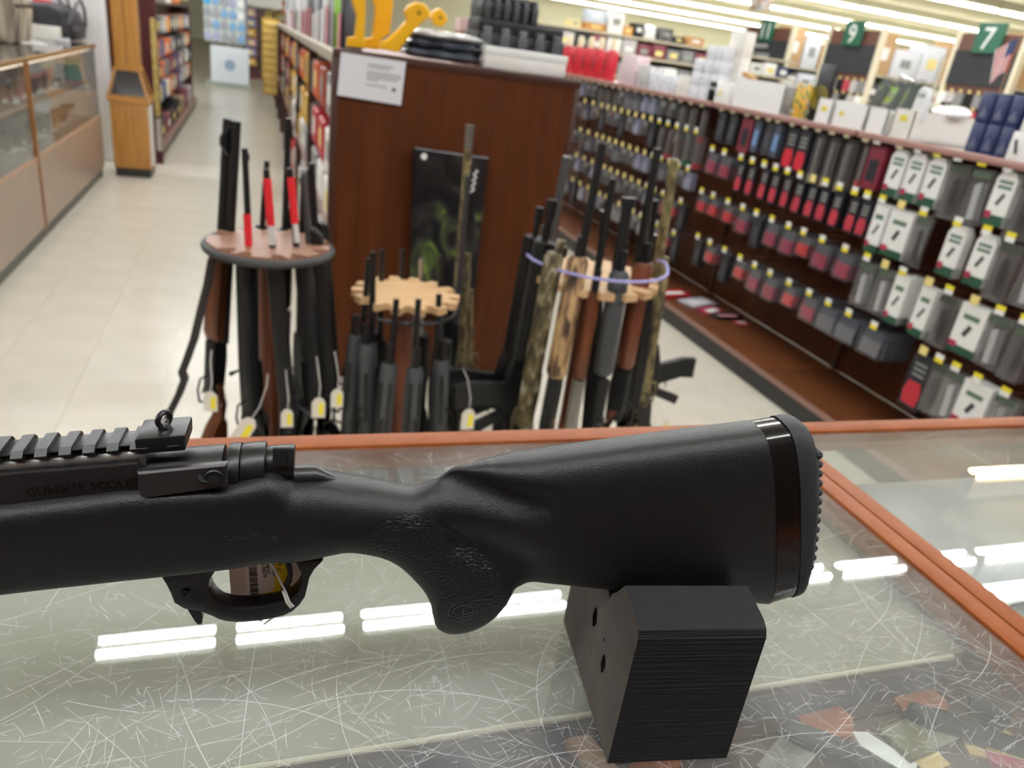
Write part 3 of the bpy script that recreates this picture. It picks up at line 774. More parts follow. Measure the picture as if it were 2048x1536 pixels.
for txt, px, py, s in (('ID: 2025-00678', 517, 1100, 0.0031), ('4-680-98161', 527, 1106, 0.003), ('BOLSTER Rifle', 537, 1100, 0.003), ('GUNSITE SC', 547, 1098, 0.003), ('Ruger', 556, 1112, 0.0031)):
    u, z = rp(px, py, -0.0094)
    text_obj(txt, s, 'lettering', BLK, tagr, basis((down.x, 0, down.z), (0, -1, 0), (u, 0.0093, z)), 0.00005)
STR = M('white_string', 'd8d4cc', 0.8, bump=0.5, bscale=2500)
def strand(L, r): G().tube(L, r, 6).build('string', STR, tagr)
s0 = rp(532, 1112, 0.004); s1 = rp(552, 1145, 0.0045); s2 = rp(570, 1181, 0.0065); s3 = rp(579, 1205, 0.0075); s4 = rp(586, 1213, 0.007)
strand([(s0[0], -0.004, s0[1]), (s1[0], -0.0045, s1[1]), (s2[0], -0.0065, s2[1]), (s3[0], -0.0074, s3[1]), (s4[0], -0.0066, s4[1]), (s4[0] + 0.0008, 0.001, s4[1] - 0.0016)], 0.0007)
strand([(s2[0] - 0.0012, -0.0068, s2[1]), (s3[0] - 0.0015, -0.0075, s3[1] + 0.0003), (s4[0] - 0.0012, -0.0068, s4[1] - 0.0007), (s4[0], 0.001, s4[1] - 0.002)], 0.0007)
a0 = rp(566, 1221, -0.004); a1 = rp(540, 1232, -0.002); a2 = rp(519, 1243, 0.0)
strand([(a0[0], 0.006, a0[1]), (a1[0], 0.003, a1[1]), (a2[0], 0.0, a2[1])], 0.00055)
a1 = rp(543, 1240, -0.002); a2 = rp(527, 1249, 0.0)
strand([(a0[0], 0.006, a0[1]), (a1[0], 0.003, a1[1]), (a2[0], 0.0, a2[1])], 0.00055)

# ------------------------------------------------------------ foam rest
FOAMD = M('foam_end_lit', '3c3530', 0.8, c2='463e38', scale=60, bump=0.5, bscale=900)  # smoother end cut; the light falling on it is put into its brownish colour
FOAMS = M('layered_foam', '111012', 0.66, spec=0.25, bump=1.0, bscale=260, stretch=(0.02, 0.25, 1.6))
FOAMT = M('foam_top', '1e1f20', 0.75, spec=0.3, bump=0.5, bscale=1500)
prof = [(0, 0), (0.0015, 0.0955), (0.004, 0.100), (0.009, 0.1025), (0.033, 0.1065), (0.0365, 0.1015), (0.0425, 0.0935), (0.0475, 0.0885), (0.0505, 0.0818), (0.0535, 0.0845), (0.057, 0.086), (0.061, 0.094), (0.065, 0.103), (0.118, 0.107), (0.122, 0.103), (0.122, 0.0)]
ho = [(0.061, 0.0525), (0.064, 0.059), (0.067, 0.061), (0.070, 0.057), (0.0705, 0.050), (0.067, 0.045), (0.064, 0.047)]
ho2 = [(0.0335, 0.043), (0.0355, 0.047), (0.0385, 0.049), (0.041, 0.045), (0.0415, 0.038), (0.038, 0.034), (0.035, 0.037)]
ho3 = [(0.0425, 0.054), (0.0435, 0.0565), (0.0455, 0.0555), (0.045, 0.053)]
bm = bmesh.new()
for L in (prof, ho, ho2, ho3):
    vv = [bm.verts.new((0, y, z)) for y, z in L]
    for a in range(len(vv)): bm.edges.new((vv[a], vv[(a + 1) % len(vv)]))
bmesh.ops.triangle_fill(bm, use_beauty=True, use_dissolve=False, edges=bm.edges[:])
ret = bmesh.ops.extrude_face_region(bm, geom=bm.faces[:])
bmesh.ops.translate(bm, vec=(0.0775, 0, 0), verts=[e for e in ret['geom'] if isinstance(e, bmesh.types.BMVert)])
bmesh.ops.recalc_face_normals(bm, faces=bm.faces)
for f in bm.faces:
    c = f.calc_center_median(); n = f.normal
    f.material_index = 0 if abs(n.x) > 0.7 else (2 if n.z > 0.7 else 1)
me = bpy.data.meshes.new('foam_block'); bm.to_mesh(me); bm.free()
for m in (FOAMD, FOAMS, FOAMT): me.materials.append(m)
fb = link('foam_block', me, None, (0.1972, 0.2745, 0.9990)); fb.rotation_euler = (0, 0, -math.atan2(0.011, 0.0771))
tag(fb, 'black layered foam block with notch and holes propping up the rifle butt', 'foam block')

# ------------------------------------------------------------ middle gondola with its brown end panel
PEGB = pegboard('brown_pegboard', '4a230e', '562c14')
TRIMB = M('dark_brown_trim', '3c1d10', 0.4)
DECKM = M('brown_deck', '5a321a', 0.3, c2='623a20', scale=3)
KICK = M('black_kickplate', '2a2a28', 0.45)
RAILM = M('mauve_shelf_edge', '8a685e', 0.35)
PX0, PX1, PY = 0.262, 1.222, 3.0
mg = E('gondola_shelf', (0.74, 3.0, 0), 'brown pegboard gondola whose end panel faces the gun racks', 'gondola')
G().bb((PX0 - 0.74, 0, 0.02), (PX1 - 0.74, 0.022, 1.285)).build('end_panel', PEGB, mg, smooth=0)
G().bb((PX0 - 0.742, -0.006, 1.27), (PX1 - 0.738, 0.03, 1.302)).build('top_trim', TRIMB, mg, bev=0.003)
for x in (PX0 - 0.744, PX1 - 0.762):
    G().bb((x, -0.006, 0.0), (x + 0.024, 0.03, 1.272)).build('side_trim', TRIMB, mg, bev=0.003)
G().bb((PX0 - 0.70, 0.03, 1.255), (PX1 - 0.80, 12.4, 1.275)).build('top_shelf', RAILM, mg, smooth=0)
G().bb((-0.02, 0.03, 0.1), (0.02, 12.4, 1.255)).build('back_board', PEGB, mg, smooth=0)
G().bb((PX0 - 0.70, 0.03, 0.08), (PX1 - 0.76, 12.4, 0.115)).build('base_deck', DECKM, mg, smooth=0)
G().bb((PX0 - 0.68, 0.03, 0.0), (PX1 - 0.78, 12.4, 0.08)).build('kick_plate', KICK, mg, smooth=0)

# notice taped on the panel (its square code is left out)
nb = E('notice', (0, 2.985, 0), 'white laminated notice taped on the upper left of the brown panel', 'notice')
a, b, c, d = [ony(x, y, 2.985) for x, y in ((682, 104), (812, 124), (802, 211), (674, 190))]
def npt(u, v):
    p = a * (1 - u) * (1 - v) + b * u * (1 - v) + c * u * v + d * (1 - u) * v
    return (float(p[0]), float(p[2]))
G().prism([npt(0, 0), npt(1, 0), npt(1, 1), npt(0, 1)], 1, 0.0, 0.002).build('sheet', M('notice_paper', 'd9d9dc', 0.3), nb, smooth=0)
LINEG = M('print_grey', '8a8a8e', 0.6)
R = random.Random(5)
for k, (v, u1) in enumerate(((0.16, .82), (0.22, .76), (0.33, .95), (0.39, .95), (0.45, .9), (0.51, .6), (0.63, .74))):
    G().prism([npt(.42, v), npt(u1, v), npt(u1, v + .028), npt(.42, v + .028)], 1, -0.0006, 0.0).build('text_line', LINEG, nb, smooth=0)
G().prism([npt(.83, .63), npt(.89, .63), npt(.89, .71), npt(.83, .71)], 1, -0.0006, 0.0).build('small_mark', M('print_dark', '4a4a4e', 0.6), nb, smooth=0)
# tall dark printed carton leaning on the panel
POST = ramp_mat('dark_leaf_print', [(0.36, '0e0d0f'), (0.50, '19171a'), (0.57, '2c2a2a'), (0.64, '44502c'), (0.72, '728a3a')], 7, 0.3, (1, 1, 0.7), 3, 1.5)
pb = E('gun_carton', (0, 2.93, 0), 'tall dark carton with leafy print standing on end against the brown panel', 'carton')
q = [ony(x, y, 2.93) for x, y in ((829, 296), (978, 316), (945, 640), (818, 620))]
G().prism([(float(p[0]), float(p[2])) for p in q], 1, 0.0, 0.045, ch=0.004).build('body', POST, pb)
w = ony(848, 313, 2.93); G().lathe([(0.012, 0), (0.012, 0.002)], 12).build('white_spot', WHITE, pb, (float(w[0]), 0, float(w[2]))).rotation_euler = (PI / 2, 0, 0)
sc = []
for k in range(16):
    x, y = 952 - 0.55 * k + 3.5 * math.sin(k * 1.6), 340 + 3.0 * k
    p = ony(x, y, 2.93); sc.append((float(p[0]), -0.001, float(p[2])))
G().tube(sc, 0.0035, 6).build('script_lettering', WHITE, pb)
# faint handles: peg hooks on the panel
PEGB.node_tree.nodes['Principled BSDF'].inputs['Specular IOR Level'].default_value = 0.2
# ------------------------------------------------------------ long guns in the floor racks
def gun(name, label, kind, L, f0, f1, mb, mf, ms, mr, br=0.0095, fr=0.024, group=None, sleeve=None, cap=None, muzzle=None, sight=False, long_mag=True):
    r = E(name, (0, 0, 0), label, 'gun', group)
    zr1 = max(f0 - 0.012, 0.42); zr0 = zr1 - 0.21
    def sx(x): return x - 0.095
    if kind in ('shotgun', 'bolt', 'double'):
        st = [(sx(.045), 0), (sx(.17), 0), (sx(.115), zr0 * .62), (sx(.083), zr0 * .8), (sx(.075), zr0 * .93), (sx(.122) - .02, zr0 + .02), (sx(.118), zr0 + .07), (sx(.082), zr0 + .07), (sx(.077), zr0 - .03), (sx(.066), zr0 * .72), (sx(.052), zr0 * .62)]
        G().prism(st, 1, -0.021, 0.021, ch=0.008).build('stock', ms, r)
        G().prism([(sx(.04), -0.022), (sx(.178), -0.022), (sx(.172), 0.0), (sx(.044), 0.0)], 1, -0.02, 0.02, ch=0.004).build('butt_pad', DARKGREY, r)
        G().prism([(-0.018, zr0 + .03), (0.03, zr0 + .03), (0.036, zr0 + .06), (0.036, zr1), (-0.018, zr1), (-0.024, zr1 - .06)], 1, -0.018, 0.018, ch=0.005).build('receiver', mr, r)
        gz = zr0 + .05
        G().tube([(0.034, 0, gz + .05), (0.062, 0, gz + .045), (0.07, 0, gz + .01), (0.062, 0, gz - .03), (0.03, 0, gz - .045)], 0.0035, 6).build('trigger_guard', mr, r)
        G().tube([(0.03, 0, gz + .02), (0.048, 0, gz + .01), (0.052, 0, gz - .006)], 0.003, 6).build('trigger', mr, r)
    if kind == 'shotgun':
        G().tube([(0.012, 0, f0), (0.013, 0, f0 + .012), (0.013, 0, f1 - .015), (0.012, 0, f1)], [fr * .8, fr, fr, fr * .8], 12).build('forend', mf, r)
        if long_mag: G().tube([(0.02, 0, zr1), (0.02, 0, min(f1 + .06, L - .05))], 0.0115, 10).build('magazine_tube', mb, r)
        G().tube([(-0.006, 0, zr1 - .01), (-0.006, 0, L)], [br * 1.15, br], 10).build('barrel', mb, r)
    elif kind == 'bolt':
        G().prism([(0.036, zr0 + .04), (0.04, zr1), (0.03, f1 - .02), (0.014, f1), (-0.004, f1), (-0.004, zr0 + .06)], 1, -fr, fr, ch=0.008).build('forend', mf, r)
        G().tube([(-0.008, 0, zr1 - .02), (-0.008, 0, L)], [br * 1.3, br], 10).build('barrel', mb, r)
        G().tube([(0, 0.015, zr0 + .08), (0.008, 0.045, zr0 + .06), (0.02, 0.06, zr0 + .045)], [0.004, 0.004, 0.008], 8).build('bolt_handle', mb, r)
    elif kind == 'double':
        G().prism([(0.03, zr1), (0.042, zr1 + .03), (0.038, f1 - .05), (0.02, f1), (0.0, f1), (0.0, zr1)], 1, -fr - .004, fr + .004, ch=0.008).build('forend', mf, r)
        for y in (-0.0135, 0.0135):
            G().tube([(-0.006, y, zr1 - .01), (-0.006, y, L)], [br * 1.5, br * 1.3], 10).build('barrel', mb, r)
        G().bb((-0.020, -0.004, zr1), (-0.008, 0.004, L)).build('rib', mb, r, smooth=0)
        G().prism([(-0.012, L - .11), (0.028, L - .065), (0.03, L - .045), (0.0, L - .01)], 1, -0.005, 0.005).build('front_sight', mb, r, smooth=0)
    elif kind == 'carbine':
        G().prism([(sx(.05), 0), (sx(.16), 0), (sx(.15), .05), (sx(.118), .1), (sx(.118), .2), (sx(.062), .2), (sx(.055), .1)], 1, -0.022, 0.022, ch=0.005).build('stock', ms, r)
        G().tube([(0, 0, .19), (0, 0, zr0 + .02)], 0.0145, 10).build('buffer_tube', mb, r)
        G().prism([(-0.03, zr0), (0.05, zr0), (0.05, zr0 + .13), (0.035, zr1), (-0.03, zr1)], 1, -0.017, 0.017, ch=0.003).build('receiver', mr, r)
        G().prism([(0.045, zr0 + .045), (0.045, zr0 + .125), (0.16, zr0 + .125), (0.215, zr0 + .112), (0.207, zr0 + .034), (0.15, zr0 + .05)], 1, -0.0115, 0.0115, ch=0.002).build('magazine', mr, r)
        G().prism([(0.045, zr0 + .03), (0.045, zr0 - .005), (0.135, zr0 - .062), (0.15, zr0 - .03)], 1, -0.013, 0.013, ch=0.003).build('grip', mr, r)
        G().tube([(0.05, 0, zr0 + .075), (0.09, 0, zr0 + .07), (0.09, 0, zr0 + .02)], 0.003, 6).build('trigger_guard', mr, r)
        a8 = [(fr * math.cos(PI / 8 + k * PI / 4), fr * math.sin(PI / 8 + k * PI / 4)) for k in range(8)]
        G().prism(a8, 2, zr1, f1, ch=0.003).build('handguard', mf, r, (0.004, 0, 0))
        for k in range(int((f1 - zr0) / 0.02)):
            if k == 0: t0 = G().bb((-0.042, -0.01, 0), (-0.028, 0.01, 0.011)).build('rail_tooth', mr, r, (0.0, 0, zr0 + .005), smooth=0)
            else: link('rail_tooth', t0.data, r, (0.0, 0, zr0 + .005 + k * 0.02))
        G().tube([(0.002, 0, zr1), (0.002, 0, L)], br, 10).build('barrel', mb, r)
        G().prism([(-0.05, f1 - .07), (-0.075, f1 - .04), (-0.075, f1 - .015), (-0.03, f1 - .01), (-0.03, f1 - .07)], 1, -0.008, 0.008).build('folding_sight', mr, r, smooth=0)
        G().tube([(0.002, 0, L - .05), (0.002, 0, L)], br * 1.5, 10).build('flash_hider', mb, r)
    if sleeve:
        s0, s1 = sleeve
        G().tube([(-0.006, 0, s0), (-0.006, 0, s1)], br + 0.0022, 10).build('red_sleeve', BRIGHTRED, r)
        G().tube([(-0.006, 0, s0 - .05), (-0.006, 0, s0)], br + 0.001, 10).build('white_band', M('pale_sleeve', 'c9c9c4', 0.5), r)
    if cap: G().tube([(-0.006, 0, L - .004), (-0.006, 0, L + .02)], br + 0.006, 10).build('muzzle_cap', cap, r)
    if muzzle: G().tube([(-0.006, 0, L - .07), (-0.006, 0, L)], br + 0.0012, 12).build('choke_tube', muzzle, r)
    if sight: G().bb((-0.02, -0.003, L - .03), (-0.012, 0.003, L - .012)).build('front_sight', mb, r, smooth=0)
    return r
def aim(r, base, tip, face):
    base = Vector([float(v) for v in base]); Z = (Vector([float(v) for v in tip]) - base).normalized()
    X = Vector((math.cos(face), math.sin(face), 0)); X = (X - Z * X.dot(Z)).normalized(); Y = Z.cross(X)
    m = Matrix.Identity(4)
    for i in range(3): m[i][0], m[i][1], m[i][2], m[i][3] = X[i], Y[i], Z[i], base[i]
    r.matrix_world = m
def spec(pass_px, zp, tip_px, low_px, center, spread, zbase=0.075):
    """two pixels on the gun's line and the rack's middle -> base, tip, and outward heading"""
    P = onz(pass_px[0], pass_px[1], zp)
    Yq = center[1] + (P[1] - center[1]) * spread
    Q = ony(low_px[0], low_px[1], Yq)
    D = (P - Q) / (P[2] - Q[2])
    tz = ony(tip_px[0], tip_px[1], P[1])[2]
    tip = P + D * (tz - P[2]); base = P + D * (zbase - P[2])
    return base, tip, math.atan2(P[1] - center[1], P[0] - center[0])
def rack(name, label, c, z, r, topm, ringm, notches, depth, group='round floor gun racks'):
    k = E(name, (c[0], c[1], 0), label, 'gun rack', group)
    pts = []
    for i in range(144):
        t = 2 * PI * i / 144; rr = r
        for nt_ in notches:
            dd = (t - nt_ + PI) % (2 * PI) - PI
            w_ = 0.017 / r
            if abs(dd) < w_: rr = r - depth * math.sqrt(max(0, 1 - (dd / w_) ** 2) * 0.7 + 0.3)
        pts.append((rr * math.cos(t), rr * math.sin(t)))
    G().prism(pts, 2, z - 0.02, z).build('notched_disc', topm, k, smooth=0)
    if ringm:
        ring = [((r + 0.004) * math.cos(t), (r + 0.004) * math.sin(t), z - 0.016) for t in [2 * PI * i / 60 for i in range(61)]]
        G().tube(ring, 0.011, 8, cap=False).build('rim', ringm, k)
    G().tube([(0, 0, 0.05), (0, 0, z - 0.02)], 0.028, 14).build('post', REDWOOD, k)
    G().lathe([(0, 0), (r + 0.02, 0), (r + 0.03, 0.01), (r + 0.03, 0.04), (r + 0.02, 0.05), (0, 0.05)], 40).build('base', TRIMB, k)
    return k
LC, CC, RC = (0.03, 2.075), (0.415, 2.11), (0.995, 2.09)
# --- left rack
LEFT = [
    ('wood stocked double barrel shotgun at the far left of the left rack', 'double', (449, 457), (432, 235), (428, 850), .44, .72, BLACK, WALNUT, WALNUT, SATIN, .0105, None, 3.95),
    ('black rifle with red sleeved muzzle nearest the left edge of the left rack', 'bolt', (494, 492), (484, 298), (512, 850), .45, .73, BLACK, BLACK, BLACK, SATIN, .008, (.86, .98), None),
    ('black rifle with thin barrel and front sight at the back of the left rack', 'bolt', (524, 453), (521, 318), (500, 800), .45, .76, BLACK, BLACK, BLACK, SATIN, .0075, None, None),
    ('black rifle with red sleeved muzzle at the middle front of the left rack', 'bolt', (546, 496), (533, 340), (575, 850), .45, .73, BLACK, BLACK, BLACK, SATIN, .008, (.92, 1.02), None),
    ('black shotgun with long thin barrel at the back of the left rack', 'shotgun', (571, 454), (583, 235), (560, 800), .50, .75, BLACK, BLACK, BLACK, SATIN, .0085, None, None),
    ('black rifle with red sleeved muzzle nearest the right edge of the left rack', 'bolt', (598, 494), (592, 338), (628, 850), .45, .73, BLACK, BLACK, BLACK, SATIN, .008, (.92, 1.02), None),
    ('black rifle with plain muzzle behind the right red sleeve of the left rack', 'bolt', (608, 460), (606, 338), (600, 800), .45, .78, BLACK, BLACK, BLACK, SATIN, .0085, None, None),
    ('black rifle with grey banded barrel at the right of the left rack', 'bolt', (624, 486), (620, 346), (652, 850), .45, .80, GUNGREY, BLACK, BLACK, SATIN, .008, None, None),
    ('black rifle at the right rear of the left rack beside the brown panel', 'bolt', (636, 472), (640, 326), (655, 800), .45, .80, BLACK, BLACK, BLACK, SATIN, .009, None, None),
]
lang = []
for lab, kind, pp, tp, lp, f0, f1, mb, mf, ms, mr, br, slv, face in LEFT:
    base, tip, fa = spec(pp, .83, tp, lp, LC, 1.2)
    L = float(np.linalg.norm(tip - base))
    if slv: slv = (L - .27, L - .16) if slv[1] < 1 else (L - .14, L - .022)
    r = gun('long_gun', lab, kind, L, f0, f1, mb, mf, ms, mr, br=br, fr=.021, group='long guns in the left rack', sleeve=slv, sight=(kind != 'double'))
    aim(r, base, tip, face if face is not None else fa)
    lang.append(fa)
rack('gun_rack', 'round rack with brown top and black rubber rim at left', LC, .83, .157, M('brown_ply', '8a6450', 0.45, c2='96705c', scale=5), DARKGREY, lang + [a + .35 for a in lang[:4]], .035)
# --- centre rack
CENT = [
    ('grey synthetic gun at the left edge of the centre rack', (728, 592), (731, 517), (706, 850), .50, GUNGREY),
    ('grey synthetic gun second from left at the front of the centre rack', (742, 606), (737, 505), (738, 850), .50, GUNGREY),
    ('grey synthetic gun in front of the wooden post of the centre rack', (790, 622), (786, 600), (768, 850), .47, GUNGREY),
    ('grey synthetic gun right of the wooden post of the centre rack', (836, 624), (832, 600), (820, 850), .46, GUNGREY),
    ('grey synthetic gun at the right front of the centre rack', (880, 614), (876, 590), (872, 850), .46, GUNGREY),
    ('black barrelled gun at the left rear of the centre rack', (760, 560), (763, 497), (755, 800), .44, BLACK),
    ('black barrelled gun at the middle rear of the centre rack', (804, 553), (804, 497), (800, 800), .44, BLACK),
    ('silver barrelled gun at the rear of the centre rack', (843, 555), (845, 515), (840, 800), .42, BLACK),
    ('black barrelled gun at the right rear of the centre rack', (884, 568), (887, 510), (880, 800), .42, BLACK),
]
cang = []
for i, (lab, pp, tp, lp, ft, mf) in enumerate(CENT):
    base, tip, fa = spec(pp, .69, tp, lp, CC, 1.15)
    L = float(np.linalg.norm(tip - base))
    r = gun('long_gun', lab, 'shotgun', L, .16 if i < 5 else .24, ft, STEEL if 'silver' in lab else SATIN, mf, mf, SATIN, br=.0085, fr=.025, group='short guns in the centre rack', long_mag=(i < 5))
    aim(r, base, tip, fa); cang.append(fa)
rack('gun_rack', 'round rack with tan notched plywood top in the centre', CC, .69, .158, PLY, None, [2 * PI * i / 14 + .1 for i in range(14)], .035)
rr = [(CC[0] + .148 * math.cos(t), CC[1] + .148 * math.sin(t), .645) for t in [PI + .5 + (PI - .6) * i / 30 for i in range(31)]]
tag(G().tube(rr, .006, 8).build('rubber_band', BLACK, None), 'thin black cord around the barrels below the tan notched disc', 'cord')
# camo guns beside the centre rack
base, tip = ony(897, 860, 2.42), ony(944, 250, 2.42)
L = float(np.linalg.norm(tip - base)); r = gun('camo_shotgun', 'tall camouflage shotgun with steel choke leaning before the dark carton', 'shotgun', L, .30, .62, CAMO_C, CAMO_C, CAMO_C, CAMO_C, br=.0125, fr=.022, group='camouflage guns', muzzle=STEEL); aim(r, base, tip, -.4)
base, tip = ony(890, 860, 2.36), ony(931, 352, 2.36)
L = float(np.linalg.norm(tip - base)); r = gun('long_gun', 'slim dark barrelled gun crossing in front of the tall camouflage shotgun', 'bolt', L, .30, .52, M('bluish_barrel', '4a484c', 0.35, metal=0.6), BLACK, BLACK, SATIN, br=.0085); aim(r, base, tip, 2.9)
base, tip = ony(920, 860, 2.45), ony(932, 542, 2.45)
L = float(np.linalg.norm(tip - base)); r = gun('camo_shotgun', 'short camouflage gun with black muzzle cap right of the centre rack', 'shotgun', L, .25, .5, CAMO_C, CAMO_C, CAMO_C, CAMO_C, br=.015, fr=.022, group='camouflage guns', cap=BLACK); aim(r, base, tip, .3)
# --- right rack
RIGHTG = [
    ('black carbine with folding sight at the left edge of the right rack', 'carbine', (1062, 520), (1085, 415), (1000, 850), .40, .80, SATIN, BLACK, BLACK, BLACK, .009, .033, {}, 2.9, 1.2),
    ('black carbine with grip pointing left in the right rack', 'carbine', (1082, 530), (1108, 400), (1022, 850), .42, .80, SATIN, BLACK, BLACK, BLACK, .011, .033, {}, 3.2, 1.2),
    ('grey barrelled shotgun rising behind the carbines of the right rack', 'shotgun', (1092, 505), (1115, 310), (1030, 820), .45, .75, M('grey_barrel', '58585a', .35, metal=.5), BLACK, BLACK, SATIN, .013, .024, {}, 2.5, 1.1),
    ('mossy camouflage gun beside the carbines of the right rack', 'shotgun', (1107, 548), (1112, 480), (1050, 850), .40, .79, CAMO_A, CAMO_A, CAMO_A, CAMO_A, .013, .029, {}, None, 1.2),
    ('reed camouflage shotgun with long black barrel in the right rack', 'shotgun', (1152, 555), (1202, 288), (1095, 850), .42, .79, BLACK, CAMO_B, CAMO_B, BLACK, .0115, .031, {}, None, 1.2),
    ('walnut forend lever rifle in the middle of the right rack', 'shotgun', (1192, 560), (1224, 360), (1142, 850), .42, .70, BLACK, WALNUT, M('pale_walnut', '8a6a48', .4), STEEL, .0105, .021, {}, None, 1.2),
    ('black gun with grey synthetic forend in the right rack', 'shotgun', (1232, 562), (1258, 412), (1184, 850), .44, .76, BLACK, GUNGREY, BLACK, BLACK, .0165, .031, {'cap': BLACK}, None, 1.2),
    ('reddish walnut forend shotgun with long barrel in the right rack', 'shotgun', (1274, 552), (1306, 298), (1220, 850), .43, .77, BLACK, REDWOOD, REDWOOD, BLACK, .0125, .03, {}, None, 1.2),
    ('black slim gun between the walnut shotgun and tall camouflage gun', 'bolt', (1296, 545), (1300, 400), (1250, 850), .40, .66, SATIN, BLACK, BLACK, SATIN, .009, .022, {}, None, 1.2),
    ('tall leaf camouflage gun at the right edge of the right rack', 'shotgun', (1318, 535), (1346, 318), (1268, 850), .40, .70, CAMO_C, CAMO_C, CAMO_C, CAMO_C, .015, .025, {}, None, 1.15),
    ('black carbine with magazine pointing right at the right rack edge', 'carbine', (1310, 520), (1318, 470), (1285, 850), .42, .72, SATIN, BLACK, BLACK, BLACK, .009, .025, {}, .15, 1.1),
    ('thin muzzle black rifle behind the walnut rifle of the right rack', 'bolt', (1200, 512), (1208, 420), (1180, 800), .40, .7, SATIN, BLACK, BLACK, SATIN, .009, .02, {}, None, 1.1),
]
rang = []
for lab, kind, pp, tp, lp, f0, f1, mb, mf, ms, mr, br, fr, kw, face, spr in RIGHTG:
    base, tip, fa = spec(pp, .80, tp, lp, RC, spr)
    L = float(np.linalg.norm(tip - base))
    r = gun('long_gun', lab, kind, L, f0, f1, mb, mf, ms, mr, br=br, fr=fr, group='long guns in the right rack', **kw)
    aim(r, base, tip, face if face is not None else fa); rang.append(fa)
rack('gun_rack', 'round rack with tan top and purple cord at right', RC, .775, .205, PLY, None, [2 * PI * i / 16 for i in range(16)], .04)
LAV = M('lavender_cord', '7c78b8', 0.6, c2='b0aee0', scale=420, contrast=(.45, .55))
cp_ = []
for i in range(37):
    t = PI - .15 + (PI + .25) * i / 36
    cp_.append((RC[0] + .222 * math.cos(t), RC[1] + .222 * math.sin(t), .822 + (.012 * math.sin((i - 30) * .5) if i > 30 else 0)))
tag(G().tube(cp_, .0045, 8).build('bungee_cord', LAV, None), 'lavender bungee cord looped around the guns of the right rack', 'cord')
# sling hanging off the left rack
sl = [ony(x, y, 2.0) for x, y in ((424, 520), (415, 570), (402, 620), (388, 680), (372, 725), (364, 745), (369, 760), (358, 790), (338, 830), (325, 860))]
g = G()
for i in range(len(sl) - 1):
    a_, b_ = Vector(sl[i]), Vector(sl[i + 1]); w_ = 0.011
    g.add([a_ + Vector((-w_, 0, 0)), a_ + Vector((w_, .012, 0)), b_ + Vector((w_, .012, 0)), b_ + Vector((-w_, 0, 0)), a_ + Vector((-w_, .002, 0)), a_ + Vector((w_, .014, 0)), b_ + Vector((w_, .014, 0)), b_ + Vector((-w_, .002, 0))], [(0, 1, 2, 3), (4, 7, 6, 5), (0, 4, 5, 1), (1, 5, 6, 2), (2, 6, 7, 3), (3, 7, 4, 0)])
tag(g.build('rifle_sling', M('dark_webbing', '2e2a28', .8), None, smooth=0), 'dark webbing sling hanging down left of the left gun rack', 'sling')
# price tags dangling among the guns
def hang_tag(px, py, Y, s, label, rz=0.0, ti=0.0):
    p = ony(px, py, Y)
    t = E('price_tag', tuple(map(float, p)), label, 'tag', 'tags on the racked guns', rz); t.rotation_euler = (0, ti, rz)
    G().prism([(-.016 * s, -.028 * s), (.016 * s, -.028 * s), (.016 * s, .014 * s), (.007 * s, .026 * s), (-.007 * s, .026 * s), (-.016 * s, .014 * s)], 1, -.0006, .0006).build('card', M('tag_paper', 'd6cfc0', .7), t, smooth=0)
    G().prism([(0, -.02 * s), (.012 * s, -.02 * s), (.012 * s, .012 * s), (0, .012 * s)], 1, -.001, -.0006).build('yellow_sticker', LABY, t, smooth=0)
    G().tube([(0, 0, .02 * s), (.004, .012, .05 * s), (0, .05, .085 * s), (0, .11, .09 * s)], .0012, 5).build('string', STR, t)
for a in ((421, 803, 1.78, 1.0, 'white and yellow tag at the left of the walnut stock'), (574, 836, 1.78, .95, 'white and yellow tag low on the front of the left rack'), (637, 815, 1.78, 1.05, 'white and yellow tag at the right front of the left rack'),
          (674, 796, 1.86, 1.0, 'white and yellow tag between the left and centre racks'), (490, 858, 1.78, 1.3, 'tilted white tag at the foot of the left rack', 0, .5), (936, 838, 1.9, 1.25, 'white tag right of the centre rack by the carbines'), (1330, 852, 1.95, .7, 'small tag below the carbine grip at right')):
    hang_tag(*a)

# ------------------------------------------------------------ long pegboard gondola on the right
XB, XF = 2.79, 2.337
rg = E('gondola_shelf', (2.6, 4.0, 0), 'long brown pegboard gondola at right hung with carded goods', 'gondola')
def rgp(name, mat, a, b, bev=0.0):
    return G().bb((a[0] - 2.6, a[1] - 4.0, a[2]), (b[0] - 2.6, b[1] - 4.0, b[2])).build(name, mat, rg, smooth=30 if bev else 0, bev=bev)
YS = [0.9, 2.86, 4.08, 5.3, 6.52, 7.74]
for i in range(5):
    rgp('back_panel', PEGB, (XB, YS[i] + .004, .115), (XB + .02, YS[i + 1] - .004, 1.235))
    rgp('upright', TRIMB, (XB - .012, YS[i + 1] - .014, .1), (XB + .03, YS[i + 1] + .014, 1.24))
    rgp('base_deck', DECKM, (XF, YS[i] + .0008, .095), (XB, YS[i + 1] - .0008, .115), .003)
    rgp('deck_edge', RAILM, (XF - .004, YS[i] + .0008, .092), (XF + .004, YS[i + 1] - .0008, .118))
    rgp('kick_plate', KICK, (XF + .012, YS[i] + .001, 0), (XF + .022, YS[i + 1] - .001, .093))
    rgp('top_shelf', M('shelf_top', 'a89a90', .5), (2.52, YS[i] + .002, 1.235), (3.1, YS[i + 1] - .002, 1.25))
    rgp('shelf_edge', M('mauve_edge', '9a746c', .32), (2.492, YS[i] + .012, 1.228), (2.52, YS[i + 1] - .012, 1.256), .004)
